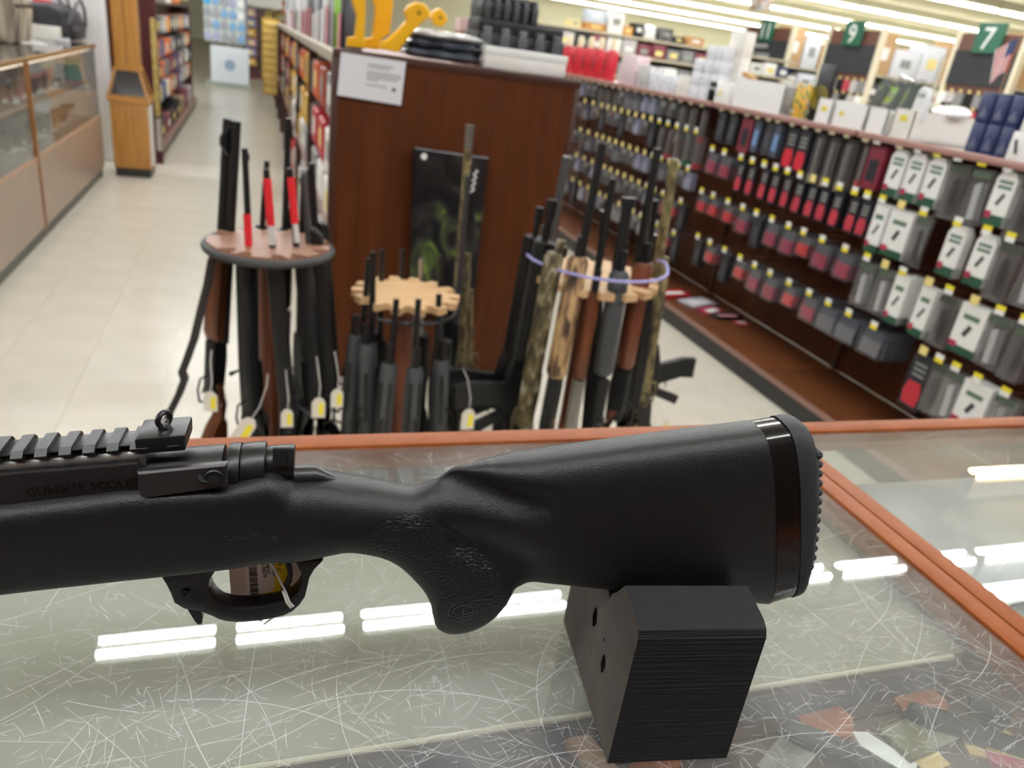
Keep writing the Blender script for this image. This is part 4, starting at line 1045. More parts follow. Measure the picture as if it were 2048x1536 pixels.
# peg hooks with price labels: each a part of the gondola
WIRE = M('hook_wire', '77777a', .35, metal=.8)
hk = {}
def hook(y, z, lab, length=.29):
    key = lab
    if key not in hk:
        h = G().tube([(0, 0, 0), (-length + .012, 0, .004), (-length, 0, .012)], .0022, 6).build('peg_hook', WIRE, rg)
        l = G()
        l.bb((-length - .002, -.019, -.006), (-length, .019, .011), 0 if lab != 'flip' else 1)
        l.bb((-length - .002, -.019, .011), (-length, .019, .028), 1 if lab != 'flip' else 0)
        mats = {'yellow': (WHITE, LABY), 'flip': (WHITE, LABY), 'pale': (PALEY, PALEY), 'dim': (M('aged_label', 'cfc9a4', .6), M('aged_label', 'cfc9a4', .6))}[lab]
        p = l.build('price_label', list(mats), h, smooth=0)
        h.location = (XB - 2.6, y - 4.0, z); hk[key] = (h, p); return
    h0, p0 = hk[key]
    h = link('peg_hook', h0.data, rg, (XB - 2.6, y - 4.0, z)); link('price_label', p0.data, h)

# goods that hang from the hooks.  Local x points away from the aisle, z down from the hook
TXT = M('grey_print', '8a8d88', .6)
TOOLM = M('dark_tool', '34363a', .4)
def good(kind, w, h, d, m):
    """one prototype, hung point at the origin"""
    r = E(m['name'], (0, 0, 0), 'x', m['cat'])
    k = m['kind']
    f = -0.0006
    if k == 'card':            # printed carton card with band, square, picture and lettering
        G().prism([(-w / 2, -h), (w / 2, -h), (w / 2, -.022), (w * .3, 0.006), (-w * .3, 0.006), (-w / 2, -.022)], 0, 0, d).build('card', m.get('base', WHITE), r, smooth=0)
        G().bb((f, -w / 2, -h), (0, w / 2, -h + h * .2)).build('green_band', GREEN, r, smooth=0)
        G().bb((f * 2, w * .18, -h + h * .13), (f, w * .48, -h + h * .26)).build('red_square', MAGENTA, r, smooth=0)
        G().box((f, 0, -h * .5), (.001, w * .16, h * .24), tilt=('X', .45)).build('pictured_tool', TOOLM, r, smooth=0)
        g = G()
        for q in range(2): g.bb((f, -w * .34, -h * (.14 + .1 * q) - .012), (0, w * .34, -h * (.14 + .1 * q)))
        g.build('print_line', M('green_print', '5a7262', .6), r, smooth=0)
    elif k == 'box':           # the same but as a thicker hanging box
        G().bb((0, -w / 2, -h), (d, w / 2, 0)).build('box_body', m.get('base', WHITE), r, smooth=0)
        G().bb((f, -w / 2, -h), (d + .0006, w / 2, -h + h * .16)).build('green_band', GREEN, r, smooth=0)
        G().bb((f * 2, w * .2, -h + h * .1), (f, w * .5, -h + h * .22)).build('red_square', MAGENTA, r, smooth=0)
        G().bb((f * 2, -w * .3, -h * .3), (f, w * .3, -h * .2)).build('print_line', M('green_print', '5a7262', .6), r, smooth=0)
        G().box((f, 0, -h * .52), (.001, w * .16, h * .24), tilt=('X', .45)).build('pictured_tool', TOOLM, r, smooth=0)
    elif k == 'bag':           # clear bag with a dark part inside
        G().prism([(-w / 2, -h), (w / 2, -h), (w / 2 * .94, -h * .5), (w / 2, 0), (-w / 2, 0), (-w / 2 * .94, -h * .5)], 0, 0, d, ch=min(w, d) * .25).build('clear_bag', CLEARBAG, r)
        G().bb((f, -w * .4, -h * .16), (0, w * .4, -h * .03)).build('header', m.get('head', M('greenish_header', '4a5848', .6)), r, smooth=0)
        G().prism([(-w * .16, -h * .9), (w * .1, -h * .92), (w * .2, -h * .3), (-w * .04, -h * .24)], 0, d * .3, d * .7, ch=.001).build('contents', m.get('in', TOOLM), r)
    elif k == 'red':           # black card with red foot
        G().prism([(-w / 2, -h), (w / 2, -h), (w / 2, -.01), (w * .35, 0), (-w * .35, 0), (-w / 2, -.01)], 0, 0, d).build('card', m.get('base', M('black_card', '1e1e26', .4)), r, smooth=0)
        G().prism([(-w * .36, -h * .93), (w * .36, -h * .93), (w * .44, -h * .7), (w * .3, -h * .5), (-w * .3, -h * .5), (-w * .44, -h * .7)], 0, f * 3, 0).build('red_blister', m.get('foot', M('salmon_red', 'b03444', .45)), r, smooth=0)
        g = G()
        for q in range(3): g.bb((f, -w * .3, -h * (.16 + .1 * q) - .008), (0, w * .3, -h * (.16 + .1 * q)))
        g.build('print_line', TXT, r, smooth=0)
    elif k == 'shell':         # clear clamshell with coloured card
        G().prism([(-w / 2, -h), (w / 2, -h), (w / 2, 0), (-w / 2, 0)], 0, -.012, d, ch=.004).build('clamshell', CLEAR, r)
        G().bb((d * .3, -w * .46, -h * .96), (d * .6, w * .46, -h * .04)).build('inner_card', m.get('base', M('grey_card', '54565c', .5)), r, smooth=0)
        G().bb((-.004, -w * .42, -h * .92), (d * .3, w * .42, -h * .40)).build('lower_print', m.get('foot', MAGENTA), r, smooth=0)
    elif k == 'long':          # narrow tube pack with coloured tip
        G().prism([(-w / 2, -h), (w / 2, -h), (w / 2, 0), (-w / 2, 0)], 0, 0, d, ch=.003).build('clear_tube', CLEAR, r)
        G().tube([(d / 2, 0, -h * .82), (d / 2, 0, -h * .1)], w * .16, 8).build('tool', m.get('in', M('pewter_tool', '8a847c', .4)), r)
        G().tube([(d / 2, 0, -h * .98), (d / 2, 0, -h * .82)], w * .28, 8).build('tip', m.get('foot', BRIGHTRED), r)
    elif k == 'flat':          # plain dark or coloured pouch with label
        G().prism([(-w / 2, -h), (w / 2, -h), (w / 2, 0), (-w / 2, 0)], 0, 0, d, ch=.002).build('pouch', m.get('base', M('black_pouch', '222226', .5)), r)
        G().bb((f, -w * .3, -h * .8), (0, w * .3, -h * .3)).build('label', m.get('foot', M('steel_blue', '6a8ab8', .5)), r, smooth=0)
    return r
STY = {
    'greencard': dict(kind='card', name='hanging_card', cat='card', w=.085, h=.185, d=.004, txt='white and green carded tool'),
    'greenbox': dict(kind='box', name='hanging_box', cat='box', w=.075, h=.2, d=.022, txt='white and green hanging box'),
    'widebox': dict(kind='box', name='hanging_box', cat='box', w=.12, h=.19, d=.018, txt='wide white and green hanging box'),
    'bag': dict(kind='bag', name='parts_bag', cat='bag', w=.085, h=.2, d=.02, txt='clear bag with dark part'),
    'greybag': dict(kind='bag', name='parts_bag', cat='bag', w=.1, h=.17, d=.03, txt='pale clear bag', **{'in': M('pale_part', 'a8a8a6', .5)}),
    'red': dict(kind='red', name='hanging_card', cat='card', w=.06, h=.16, d=.006, txt='black card with red foot'),
    'bigred': dict(kind='red', name='hanging_card', cat='card', w=.085, h=.2, d=.03, txt='large black pack with red front', base=M('blackish_pack', '26242a', .35), foot=M('pack_red', 'c02838', .35)),
    'maroon': dict(kind='flat', name='hanging_pack', cat='pack', w=.1, h=.18, d=.016, txt='dark red and black pack', base=M('maroon_pack', '701a2c', .45), foot=M('black_card', '1e1e26', .4)),
    'blue': dict(kind='flat', name='hanging_pack', cat='pack', w=.06, h=.16, d=.012, txt='pack with pale blue label', base=M('slate_pack', '3a4250', .45)),
    'black': dict(kind='flat', name='hanging_pack', cat='pack', w=.07, h=.16, d=.012, txt='plain black pack', foot=M('dim_print', '3a3a42', .5)),
    'magenta': dict(kind='shell', name='clamshell_pack', cat='clamshell', w=.1, h=.12, d=.02, txt='clear clamshell with magenta card'),
    'redshell': dict(kind='shell', name='clamshell_pack', cat='clamshell', w=.09, h=.1, d=.02, txt='clear clamshell with bright red card', foot=BRIGHTRED),
    'greyshell': dict(kind='shell', name='clamshell_pack', cat='clamshell', w=.13, h=.12, d=.022, txt='clear clamshell with navy and grey card', base=M('navy_grey', '34384a', .5), foot=M('smoke_card', '6a6a70', .5)),
    'lilacshell': dict(kind='shell', name='clamshell_pack', cat='clamshell', w=.09, h=.11, d=.02, txt='clear clamshell with lilac grey card', base=M('lilac_card', '8486a0', .5), foot=M('lilac_pale', 'a0a2b8', .5)),
    'paleshell': dict(kind='shell', name='clamshell_pack', cat='clamshell', w=.075, h=.1, d=.02, txt='small pale clamshell', base=M('pewter_card', '8a8a88', .5), foot=M('dark_foot', '4a4a4a', .5)),
    'darkbag': dict(kind='bag', name='parts_bag', cat='bag', w=.095, h=.21, d=.02, txt='clear bag with black rail part', **{'in': BLACK, 'head': M('olive_header', '3a4232', .6)}),
    'silverbag': dict(kind='bag', name='parts_bag', cat='bag', w=.1, h=.2, d=.024, txt='clear bag with silvery parts', **{'in': M('silvery_part', 'd0d0ce', .35)}),
    'redtip': dict(kind='long', name='tube_pack', cat='tube pack', w=.035, h=.2, d=.02, txt='slim clear tube pack with red tip'),
    'greentip': dict(kind='long', name='tube_pack', cat='tube pack', w=.035, h=.2, d=.02, txt='slim clear tube pack with green tip', foot=M('tip_green', '1a7a44', .4)),
    'tool': dict(kind='long', name='tube_pack', cat='tube pack', w=.05, h=.23, d=.02, txt='tall clear pack with tan handle', foot=M('tan_handle', '8a7e66', .5)),
    'ovalred': dict(kind='red', name='hanging_card', cat='card', w=.1, h=.23, d=.02, txt='tall black card with red oval', foot=M('oval_red', 'b82838', .4)),
}
PROTO = {}
for k, m in STY.items():
    p = good(k, m['w'], m['h'], m['d'], m)
    PROTO[k] = (p, {p: [o for o in COL.objects if o.parent == p]})
def drop_protos():
    for p, kids in PROTO.values():
        for o in kids[p]: bpy.data.objects.remove(o)
        bpy.data.objects.remove(p)
ROWN = {1.235: 'top', 1.0: 'second', .755: 'third', .5: 'fourth', 1.07: 'upper far', .85: 'middle far', .65: 'lower far', .45: 'lowest far'}
# (row height, [(Y, style, count, label colour)])
NEAR = {
    1.235: [(1.98, 'darkbag', 2, 'yellow'), (2.08, 'greencard', 4, 'yellow'), (2.19, 'silverbag', 2, 'flip'), (2.30, 'darkbag', 2, 'yellow'), (2.40, 'greencard', 5, 'flip'), (2.50, 'greencard', 5, 'yellow'), (2.60, 'greencard', 4, 'dim'), (2.73, 'maroon', 4, 'yellow'), (2.80, 'redtip', 1, 'dim'), (2.92, 'tool', 3, 'dim'), (3.02, 'tool', 2, 'dim'), (3.12, 'tool', 2, 'dim'),
            (3.22, 'bigred', 3, 'dim'), (3.32, 'bigred', 2, 'dim'), (3.44, 'blue', 2, 'dim'), (3.52, 'black', 4, 'dim'), (3.62, 'blue', 2, 'dim'), (3.72, 'maroon', 1, 'dim'), (3.86, 'black', 2, 'dim'), (3.98, 'black', 3, 'dim')],
    1.0: [(1.86, 'silverbag', 2, 'yellow'), (1.97, 'darkbag', 2, 'yellow'), (2.07, 'greencard', 4, 'yellow'), (2.2, 'greencard', 6, 'flip'), (2.37, 'bag', 1, 'flip'), (2.49, 'widebox', 5, 'pale'), (2.60, 'greenbox', 2, 'yellow'), (2.69, 'red', 3, 'yellow'), (2.77, 'red', 2, 'flip'), (2.87, 'red', 4, 'flip'), (2.97, 'red', 3, 'yellow'), (3.06, 'red', 3, 'pale'), (3.16, 'red', 4, 'yellow'), (3.26, 'red', 2, 'flip'),
           (3.36, 'red', 3, 'flip'), (3.46, 'red', 3, 'yellow'), (3.57, 'red', 2, 'flip'), (3.68, 'red', 2, 'flip'), (3.85, 'magenta', 3, 'yellow'), (3.98, 'magenta', 2, 'yellow')],
    .755: [(1.80, 'bag', 2, 'yellow'), (1.90, 'silverbag', 2, 'yellow'), (2.01, 'widebox', 3, 'pale'), (2.13, 'darkbag', 2, 'yellow'), (2.23, 'greenbox', 2, 'pale'), (2.37, 'greenbox', 4, 'flip'), (2.47, 'silverbag', 3, 'pale'), (2.58, 'silverbag', 3, 'yellow'), (2.72, 'magenta', 6, 'flip'), (2.88, 'magenta', 1, 'flip'), (3.02, 'redshell', 3, 'flip'), (3.14, 'magenta', 3, 'flip'), (3.28, 'magenta', 3, 'yellow'), (3.42, 'black', 5, 'yellow'), (3.55, 'magenta', 2, 'flip'), (3.7, 'redshell', 3, 'yellow'), (3.86, 'redshell', 2, 'flip'), (3.99, 'redshell', 2, 'yellow')],
    .5: [(1.76, 'greybag', 2, 'yellow'), (1.88, 'widebox', 3, 'yellow'), (1.98, 'silverbag', 2, 'yellow'), (2.06, 'darkbag', 2, 'flip'), (2.14, 'ovalred', 2, 'pale'), (2.42, 'greyshell', 4, 'flip'), (2.58, 'greyshell', 5, 'flip'), (2.72, 'greyshell', 3, 'flip'), (2.86, 'magenta', 5, 'flip'), (3.02, 'redshell', 3, 'flip'), (3.18, 'magenta', 3, 'flip'), (3.32, 'magenta', 3, 'flip'), (3.46, 'redshell', 3, 'yellow'), (3.62, 'black', 3, 'yellow'), (3.78, 'redshell', 2, 'flip'), (3.92, 'black', 4, 'yellow')],
}
FARS = ['paleshell', 'lilacshell', 'paleshell', 'greyshell', 'paleshell', 'bag', 'paleshell', 'lilacshell', 'black']
R = random.Random(11)
far = {1.07: [], .85: [], .65: [], .45: []}
for z in far:
    y = 4.2
    while y < 7.0:
        if z == 1.07 and 4.2 <= y < 4.75: st = ('redtip', 'greentip', 'tool', 'redtip')[len(far[z]) % 4]
        elif z in (.65, .45) and y < 4.6: st = ('black', 'redshell', 'magenta')[len(far[z]) % 3]
        else: st = R.choice(FARS)
        far[z].append((y, st, R.choice((1, 2, 2, 3)), 'pale' if y > 4.8 else 'flip')); y += .12 if y < 5.6 else .17
upper = [(4.2 + .13 * k, ('redtip', 'greentip', 'tool', 'paleshell', 'paleshell', 'lilacshell', 'lilacshell', 'greyshell', 'greyshell', 'paleshell')[k % 10], 2, 'dim') for k in range(18)]
rows = [(z, v) for z, v in NEAR.items()] + [(1.235, upper)] + [(z, v) for z, v in far.items()]
for z, items in rows:
    nm = {1.235: 'top', 1.0: 'second', .755: 'third', .5: 'fourth', 1.07: 'second', .85: 'third', .65: 'fourth', .45: 'fifth'}[z]
    farb = items[0][0] > 4.1
    bay = 'far bays' if farb else 'near bays'
    for i, (y, st, n, lab) in enumerate(items):
        hook(y, z - .012 if z > 1.2 else z, lab)
        m = STY[st]; p, kids = PROTO[st]
        zz = (z - .016 if z > 1.2 else z - .004)
        pos = '%s peg in, %s row, %s' % (ordn(i), nm, bay)
        if m['kind'] == 'shell' and not farb: n += 3
        for q in range(n):
            x = 2.515 + q * (m['d'] + .004) + R.uniform(0, .006)
            if farb and q > 2: break
            c = dup_k(p, kids, (x, y + R.uniform(-.004, .004), zz - R.uniform(.006, .012)), R.uniform(-.02, .02))
            if q == 0:
                c['label'] = 'front %s, %s' % (m['txt'], pos); c['group'] = 'goods on the %s pegs, %s' % (nm, bay)
            else:
                c['label'] = '%s behind the front one, %s' % (m['cat'], pos); c['group'] = 'goods behind the front one, %s' % pos
drop_protos()
# goods dropped on the base deck
def deck_pack(px, py, w, d, h, mat, lab, rz, m2=None):
    p = onz(px, py, .117); r = E('dropped_pack', (float(p[0]), float(p[1]), .1155), lab, 'pack', 'packs dropped on the base deck', rz)
    G().prism(rect(w, d), 2, 0, h, ch=.002).build('pouch', mat, r); G().bb((-w * .35, -d * .35, h), (w * .35, d * .1, h + .001)).build('label', m2 or WHITE, r, smooth=0)
deck_pack(1395, 606, .22, .13, .012, M('blue_grey_card', 'b8bac4', .5), 'pale blue grey pack lying on the base deck', .3)
deck_pack(1420, 622, .16, .1, .01, MAGENTA, 'magenta edged pack lying on the base deck', .5)
deck_pack(1452, 634, .18, .09, .016, BLACK, 'black pack with pink corner lying on the base deck', .1, M('pink_corner', 'c08a90', .5))
deck_pack(1482, 648, .08, .05, .012, M('deck_red', 'a03038', .5), 'small red tipped pack lying nearest on the base deck', -.3)
deck_pack(1345, 590, .2, .1, .02, RED, 'red and white packs lying at the far end of the base deck', .2)

# ------------------------------------------------------------ goods on top of the right gondola
ZT = 1.2502
def topspan(xl, xr, y, X=2.53): return float(onx(xl, y, X)[1]), float(onx(xr, y, X)[1])
def topbox(name, label, cat, xl, xr, yb, ytop, depth, mat, X=2.53, group=None, z0=ZT, open_top=None, marks=(), hh=None):
    """a box whose aisle face spans two pixels; its height is read off a third"""
    ya, yb_ = topspan(xl, xr, yb, X); y0, y1 = min(ya, yb_), max(ya, yb_)
    h = max(.03, float(onx((xl + xr) / 2, ytop, X)[2]) - z0)
    h = hh or h
    r = E(name, (X, (y0 + y1) / 2, z0), label, cat, group); w = y1 - y0
    if open_top:
        g = G(); t = .004
        g.bb((0, -w / 2, 0), (depth, w / 2, t)); g.bb((0, -w / 2, 0), (t, w / 2, h)); g.bb((depth - t, -w / 2, 0), (depth, w / 2, h * 1.0))
        g.bb((0, -w / 2, 0), (depth, -w / 2 + t, h)); g.bb((0, w / 2 - t, 0), (depth, w / 2, h)); g.build('tray', mat, r, smooth=0)
        G().bb((t, -w / 2 + t, h * .82), (depth - t, w / 2 - t, h * .87)).build('inner_floor', KRAFT, r, smooth=0)
    else:
        G().bb((0, -w / 2, 0), (depth, w / 2, h)).build('body', mat, r, bev=min(.003, w * .05))
        G().bb((depth * .3, -w / 2 - .0008, h), (depth * .7, w / 2 + .0008, h + .0008)).build('tape', M('clear_tape', 'c9c4b4', .3), r, smooth=0)
    for (u, v, su, sv, mm) in marks:
        G().bb((-.0012, w * (u - .5) - su / 2, h * v - sv / 2), (0, w * (u - .5) + su / 2, h * v + sv / 2)).build('printed_mark', mm, r, smooth=0)
    return r, w, h
YM = M('mark_yellow', 'd8c840', .6)
# red bottles with cream caps
for i, x in enumerate((1129, 1150, 1170, 1190, 1213)):
    p = onx(x, 132 + (x - 1129) * .2, 2.62)
    b = E('red_bottle', (2.64, float(p[1]), ZT), 'red bottle with cream cap, %s in the row behind the white flat box' % ('farthest left', 'second', 'middle', 'fourth', 'farthest right')[i], 'bottle', 'red bottles on the right gondola')
    G().lathe([(.0, 0), (.048, .0), (.052, .01), (.052, .19), (.044, .215), (.02, .225), (0, .225)], 16).build('body', RED, b)
    G().lathe([(.0, .225), (.026, .225), (.026, .29), (.018, .31), (0, .31)], 12).build('cap', M('cream_cap', 'e0d4b4', .5), b)
    G().box((-.0525, 0, .11), (.003, .022, .09)).build('printed_mark', M('print_black2', '201418', .5), b, bev=.001)
for i, (xl, xr, yb, yt, mat, lab) in enumerate(((1236, 1268, 160, 108, M('pink_print_pack', 'c8a8ac', .4, c2='e2d4d4', scale=60), 'pinkish printed clear pack beside the red bottles'), (1272, 1296, 166, 130, M('grey_speckle_pack', '9a9a98', .4, c2='d8d8d8', scale=60), 'grey speckled pack beside the pinkish printed pack'),
                                               (1297, 1347, 174, 148, M('blue_script_pack', 'c2c6d2', .4, c2='eceef2', scale=40), 'low white pack with pale blue script'))):
    topbox('printed_pack', lab, 'pack', xl, xr, yb, yt, .1, mat, group='packs beside the red bottles')
topbox('white_carton', 'small white carton left of the tall carton stacks', 'carton', 1350, 1374, 180, 150, .12, OFFW)
SLIMH = (float(onx(1405, 90, 2.53)[2]) - ZT) / 4; SQH = (float(onx(1458, 62, 2.6)[2]) - ZT) / 3
for s, (xl, xr) in enumerate(((1376, 1394), (1396, 1412), (1414, 1430))):
    for lv in range(3 + (s > 0)):
        topbox('slim_carton', 'slim white carton, %s level of the %s slim stack' % (('bottom', 'second', 'third', 'top')[lv], ('left', 'middle', 'right')[s]), 'carton', xl, xr, 186 + s * 3, 186 + s * 3 - 26, .14, M('bluish_white', 'd8dadf', .5), group='slim white carton stacks', z0=ZT + lv * (SLIMH + .0004), hh=SLIMH)
for lv, (yt, lab) in enumerate(((150, 'bottom'), (150, 'middle'), (150, 'top'))):
    topbox('square_carton', 'square white carton, %s of the tall stack right of the slim cartons' % lab, 'carton', 1434, 1466, 195, 158, .06, OFFW, group='square white carton stack', z0=ZT + lv * (SQH + .0004), X=2.6, hh=SQH)
topbox('white_carton', 'white carton with yellowish sticker before the square stack', 'carton', 1412, 1456, 196, 163, .12, WHITE, marks=((.4, .5, .03, .03, PALEY),))
r, w, h = topbox('open_bin', 'long white open bin right of the square carton stack', 'bin', 1461, 1562, 214, 160, .25, WHITE, open_top=True)
G().box((.02, w * .3, h + .01), (.03, .12, .02), tilt=('X', .25)).build('kraft_flap', KRAFT, r)
FRUIT = ramp_mat('bright_print', [(.36, '3a3a30'), (.45, 'd8c848'), (.52, 'e8923a'), (.58, '5a8a3a'), (.66, 'e8e0d0')], 22, .4)
topbox('printed_carton', 'brightly printed carton right of the long white bin', 'carton', 1583, 1612, 216, 165, .08, FRUIT)
topbox('printed_carton', 'dark speckled carton touching the long white bin', 'carton', 1565, 1582, 214, 172, .1, M('dark_speckle', '5a5854', .5, c2='9a968c', scale=50))
# clear pack with yellow ringed target
ya, yb_ = topspan(1614, 1636, 222); tp = E('target_pack', (2.55, (ya + yb_) / 2, ZT), 'black pack with yellow target rings left of the white bins', 'pack')
G().bb((0, -.055, 0), (.02, .055, .26)).build('card', BLACK, tp, bev=.002)
for rr_ in (.018, .034, .05):
    G().tube([(-.002, rr_ * math.cos(t), .11 + rr_ * math.sin(t)) for t in [2 * PI * i / 24 for i in range(25)]], .0022, 5, cap=False).build('target_ring', M('ring_yellow', 'b8a428', .5), tp)
topbox('open_bin', 'small white bin with yellow sticker, leftmost of the three', 'bin', 1630, 1660, 231, 196, .2, WHITE, open_top=True, marks=((.5, .6, .04, .022, YM),), group='white bins on the gondola')
topbox('open_bin', 'long white bin with yellow sticker, middle of the three', 'bin', 1662, 1728, 246, 205, .2, WHITE, open_top=True, marks=((.75, .55, .03, .02, YM),), group='white bins on the gondola')
topbox('open_bin', 'white bin under the clear bags, nearest of the three', 'bin', 1730, 1768, 256, 215, .2, WHITE, open_top=True, group='white bins on the gondola')
r, w, h = topbox('open_bin', 'white bin with grey side and yellow sticker beside navy cartons', 'bin', 1777, 1818, 268, 216, .34, OFFW, open_top=True, marks=((.5, .7, .04, .025, YM),))
# bags standing in the bins
FOLI = M('dark_green_part', '20382e', .5)
for i, (x, y, lab) in enumerate(((1722, 212, 'clear bag of dark green parts leaning left in the bins'), (1760, 214, 'clear bag of dark green parts in the middle of the bins'), (1786, 222, 'clear bag of dark green parts behind the white bottle'))):
    p = onx(x, y + 20, 2.58); b = E('parts_bag', (2.6, float(p[1]), ZT + .07), lab, 'bag', 'clear bags in the bins')
    G().prism([(-.05, 0), (.05, 0), (.035, .08), (.05, .17), (-.03, .18), (-.045, .09)], 0, 0, .03, ch=.008).build('clear_bag', CLEARBAG, b)
    G().prism([(-.03, .02), (.03, .02), (.02, .12), (.03, .15), (-.02, .15)], 0, .01, .02, ch=.002).build('contents', FOLI, b); b.rotation_euler = (.5 - .15 * i, 0, 0)
p = onx(1830, 222, 2.55); b = E('white_holder', (2.56, float(p[1]), ZT + .08), 'white rounded plastic holder standing in the grey sided bin', 'holder')
G().prism([(-.034, 0), (.034, 0), (.038, .045), (.03, .112), (.015, .13), (-.015, .13), (-.03, .112), (-.038, .045)], 0, 0, .03, ch=.008).build('shell', M('milky_plastic', 'dfe1e4', .35), b)
G().bb((-.003, -.018, .092), (0, .018, .104)).build('slot', M('slot_grey', '9a9ca0', .5), b, smooth=0); G().bb((-.003, -.015, .0), (0, .008, .012)).build('dark_clip', BLACK, b, smooth=0)
p = onx(1908, 225, 2.6); b = E('oval_tub', (2.745, float(r.location.y) - w * .2, ZT + h + .002), 'large white oval plastic tub lying tilted on the grey sided bin', 'tub')
o = G().lathe([(0, 0), (.105, .0), (.118, .008), (.118, .016), (.09, .034), (.0, .045)], 28).build('shell', M('milky_plastic', 'dfe1e4', .35), b); o.scale = (.55, .72, .8); G().bb((-.03, .01, .04), (-.005, .04, .05)).build('dark_clip', BLACK, b, smooth=0)
b.rotation_euler = (.05, -.16, 0)
# navy cartons with pictured lamps
for lv in range(2):
    for k in range(4):
        x0 = 1931 + k * 29; lab = 'navy carton with grey picture, %s of the %s row beside the oval tub' % (('leftmost', 'second', 'third', 'rightmost')[k], ('lower', 'upper')[lv])
        r, w, h = topbox('navy_carton', lab, 'carton', x0, x0 + 27, 288 + k * 6, 288 + k * 6 - 56, .1, NAVY, group='navy cartons', z0=ZT + lv * .1084, X=2.56, hh=.108)
        o = G().lathe([(0, 0), (.016, 0), (.018, .012), (.008, .024), (.006, .04), (0, .04)], 10).build('pictured_lamp', M('lamp_grey', '4a5068', .4), r, (-.001, 0, h * .15)); o.scale = (.12, 1, 1)
for i, (xl, xr, yb, yt, z0, lab) in enumerate(((2010, 2040, 312, 258, ZT, 'white carton with pictured black screw in front of navy cartons'), (2022, 2046, 306, 258, ZT + .1, 'white carton stacked above the pictured screw carton'))):
    r, w, h = topbox('screw_carton', lab, 'carton', xl, xr, yb, yt, .1, WHITE, group='white cartons by the navy ones', z0=z0, hh=.0995)
    G().box((-.0008, 0, h * .5), (.001, .012, h * .5), tilt=('X', -.35)).build('pictured_screw', TOOLM, r, smooth=0)

# ------------------------------------------------------------ goods on top of the middle gondola
def poly_at(L, Y): return [(float(p[0]), float(p[2])) for p in (ony(x, y, Y) for x, y in L)]
def zfix(L, Y, zmin=1.3025): return [(a, max(b, zmin)) for a, b in poly_at(L, Y)]
def hexhole(name, L, Y, t, mat, label, cat, group, hole=None, extra=None):
    P = zfix(L, Y); r = E(name, (0, Y, 0), label, cat, group)
    G().prism(P, 1, 0, t, ch=.004).build('body', mat, r)
    if hole:
        c = ony(hole[0], hole[1], Y); G().tube([(float(c[0]), -.002, float(c[2])), (float(c[0]), .002, float(c[2]))], hole[2], 6).build('bolt_hole', M('hole_dark', '8a6400', .6), r, smooth=0)
    return r
hexhole('yellow_bracket', [(694, 93), (728, 97), (732, 0), (734, -40), (700, -40), (707, 8), (715, 30), (711, 73), (696, 75)], 3.06, .05, YEL, 'yellow C shaped bracket standing at the left end of the brown panel', 'bracket', 'yellow plastic brackets')
hexhole('yellow_bracket', [(726, 96), (759, 100), (764, 78), (780, 68), (787, 0), (790, -40), (744, -40), (747, 0), (752, 15), (746, 74), (729, 78)], 3.14, .05, YEL, 'yellow bracket with tall twin posts beside the C shaped one', 'bracket', 'yellow plastic brackets')
hexhole('yellow_bracket', [(759, 98), (796, 105), (812, 82), (830, 60), (846, 44), (858, 36), (862, 24), (850, 8), (834, 4), (819, 10), (811, 24), (816, 40), (800, 58), (776, 80), (764, 84)], 3.05, .05, YEL, 'yellow diagonal arm with hexagonal head leaning right', 'bracket', 'yellow plastic brackets', (838, 26, .009))
hexhole('yellow_bracket', [(872, 52), (886, 54), (896, 42), (892, 28), (880, 16), (868, 22), (862, 34)], 3.16, .05, YEL, 'yellow hexagonal head behind the diagonal arm', 'bracket', 'yellow plastic brackets', (881, 35, .008))
PLAST = [M('plastic_wrapped_grey', '3e424a', .18, c2='5a606a', scale=14, bump=.8, bscale=40), M('plastic_wrapped_dark', '30343c', .18, c2='4a505c', scale=14, bump=.8, bscale=40), M('plastic_wrapped_pale', 'b8b8b4', .2, c2='8a8a88', scale=18, bump=.8, bscale=40)]
def pillow(w, d, h, n=14):
    g = G(); idx = []
    for i in range(n + 1):
        for j in range(n + 1):
            u, v = -1 + 2 * i / n, -1 + 2 * j / n
            e = (1 - u ** 6) * (1 - v ** 6); g.v.append((u * w / 2, v * d / 2, h / 2 + h / 2 * e ** .5 + .003 * math.sin(9 * u + 5 * v)))
    m_ = (n + 1) ** 2
    for i in range(n + 1):
        for j in range(n + 1):
            u, v = -1 + 2 * i / n, -1 + 2 * j / n
            e = (1 - u ** 6) * (1 - v ** 6); g.v.append((u * w / 2, v * d / 2, h / 2 - h / 2 * e ** .5))
    for i in range(n):
        for j in range(n):
            a = i * (n + 1) + j
            g.f.append([a, a + n + 1, a + n + 2, a + 1]); g.m.append(0); g.f.append([m_ + a, m_ + a + 1, m_ + a + n + 2, m_ + a + n + 1]); g.m.append(0)
    for i in range(n):
        for (a, b) in ((i * (n + 1), (i + 1) * (n + 1)), (i * (n + 1) + n, (i + 1) * (n + 1) + n), (i, i + 1), (n * (n + 1) + i, n * (n + 1) + i + 1)):
            g.f.append([a, b, m_ + b, m_ + a]); g.m.append(0)
    return g
pa = ony(806, 118, 3.06); pc = ony(965, 130, 3.06); cx = float(pa[0] + pc[0]) / 2; wd_ = float(pc[0] - pa[0])
for k, (h, lab) in enumerate(((.038, 'dark wrapped garment pack, bottom of the stack on the panel top'), (.034, 'slate wrapped garment pack in the middle of the stack'), (.030, 'pale topped wrapped garment pack on top of the stack'))):
    o = pillow(wd_ * (1 - .03 * k), .26, h).build('garment_pack', PLAST[k], None, (cx + .008 * k, 3.2, 1.3025 + sum((.038, .034)[:k])), smooth=70); o.rotation_euler = (0, 0, .04 * k)
    tag(o, lab, 'garment pack', 'wrapped garments on the panel top')
pa = ony(967, 140, 3.04); pc = ony(1130, 156, 3.04)
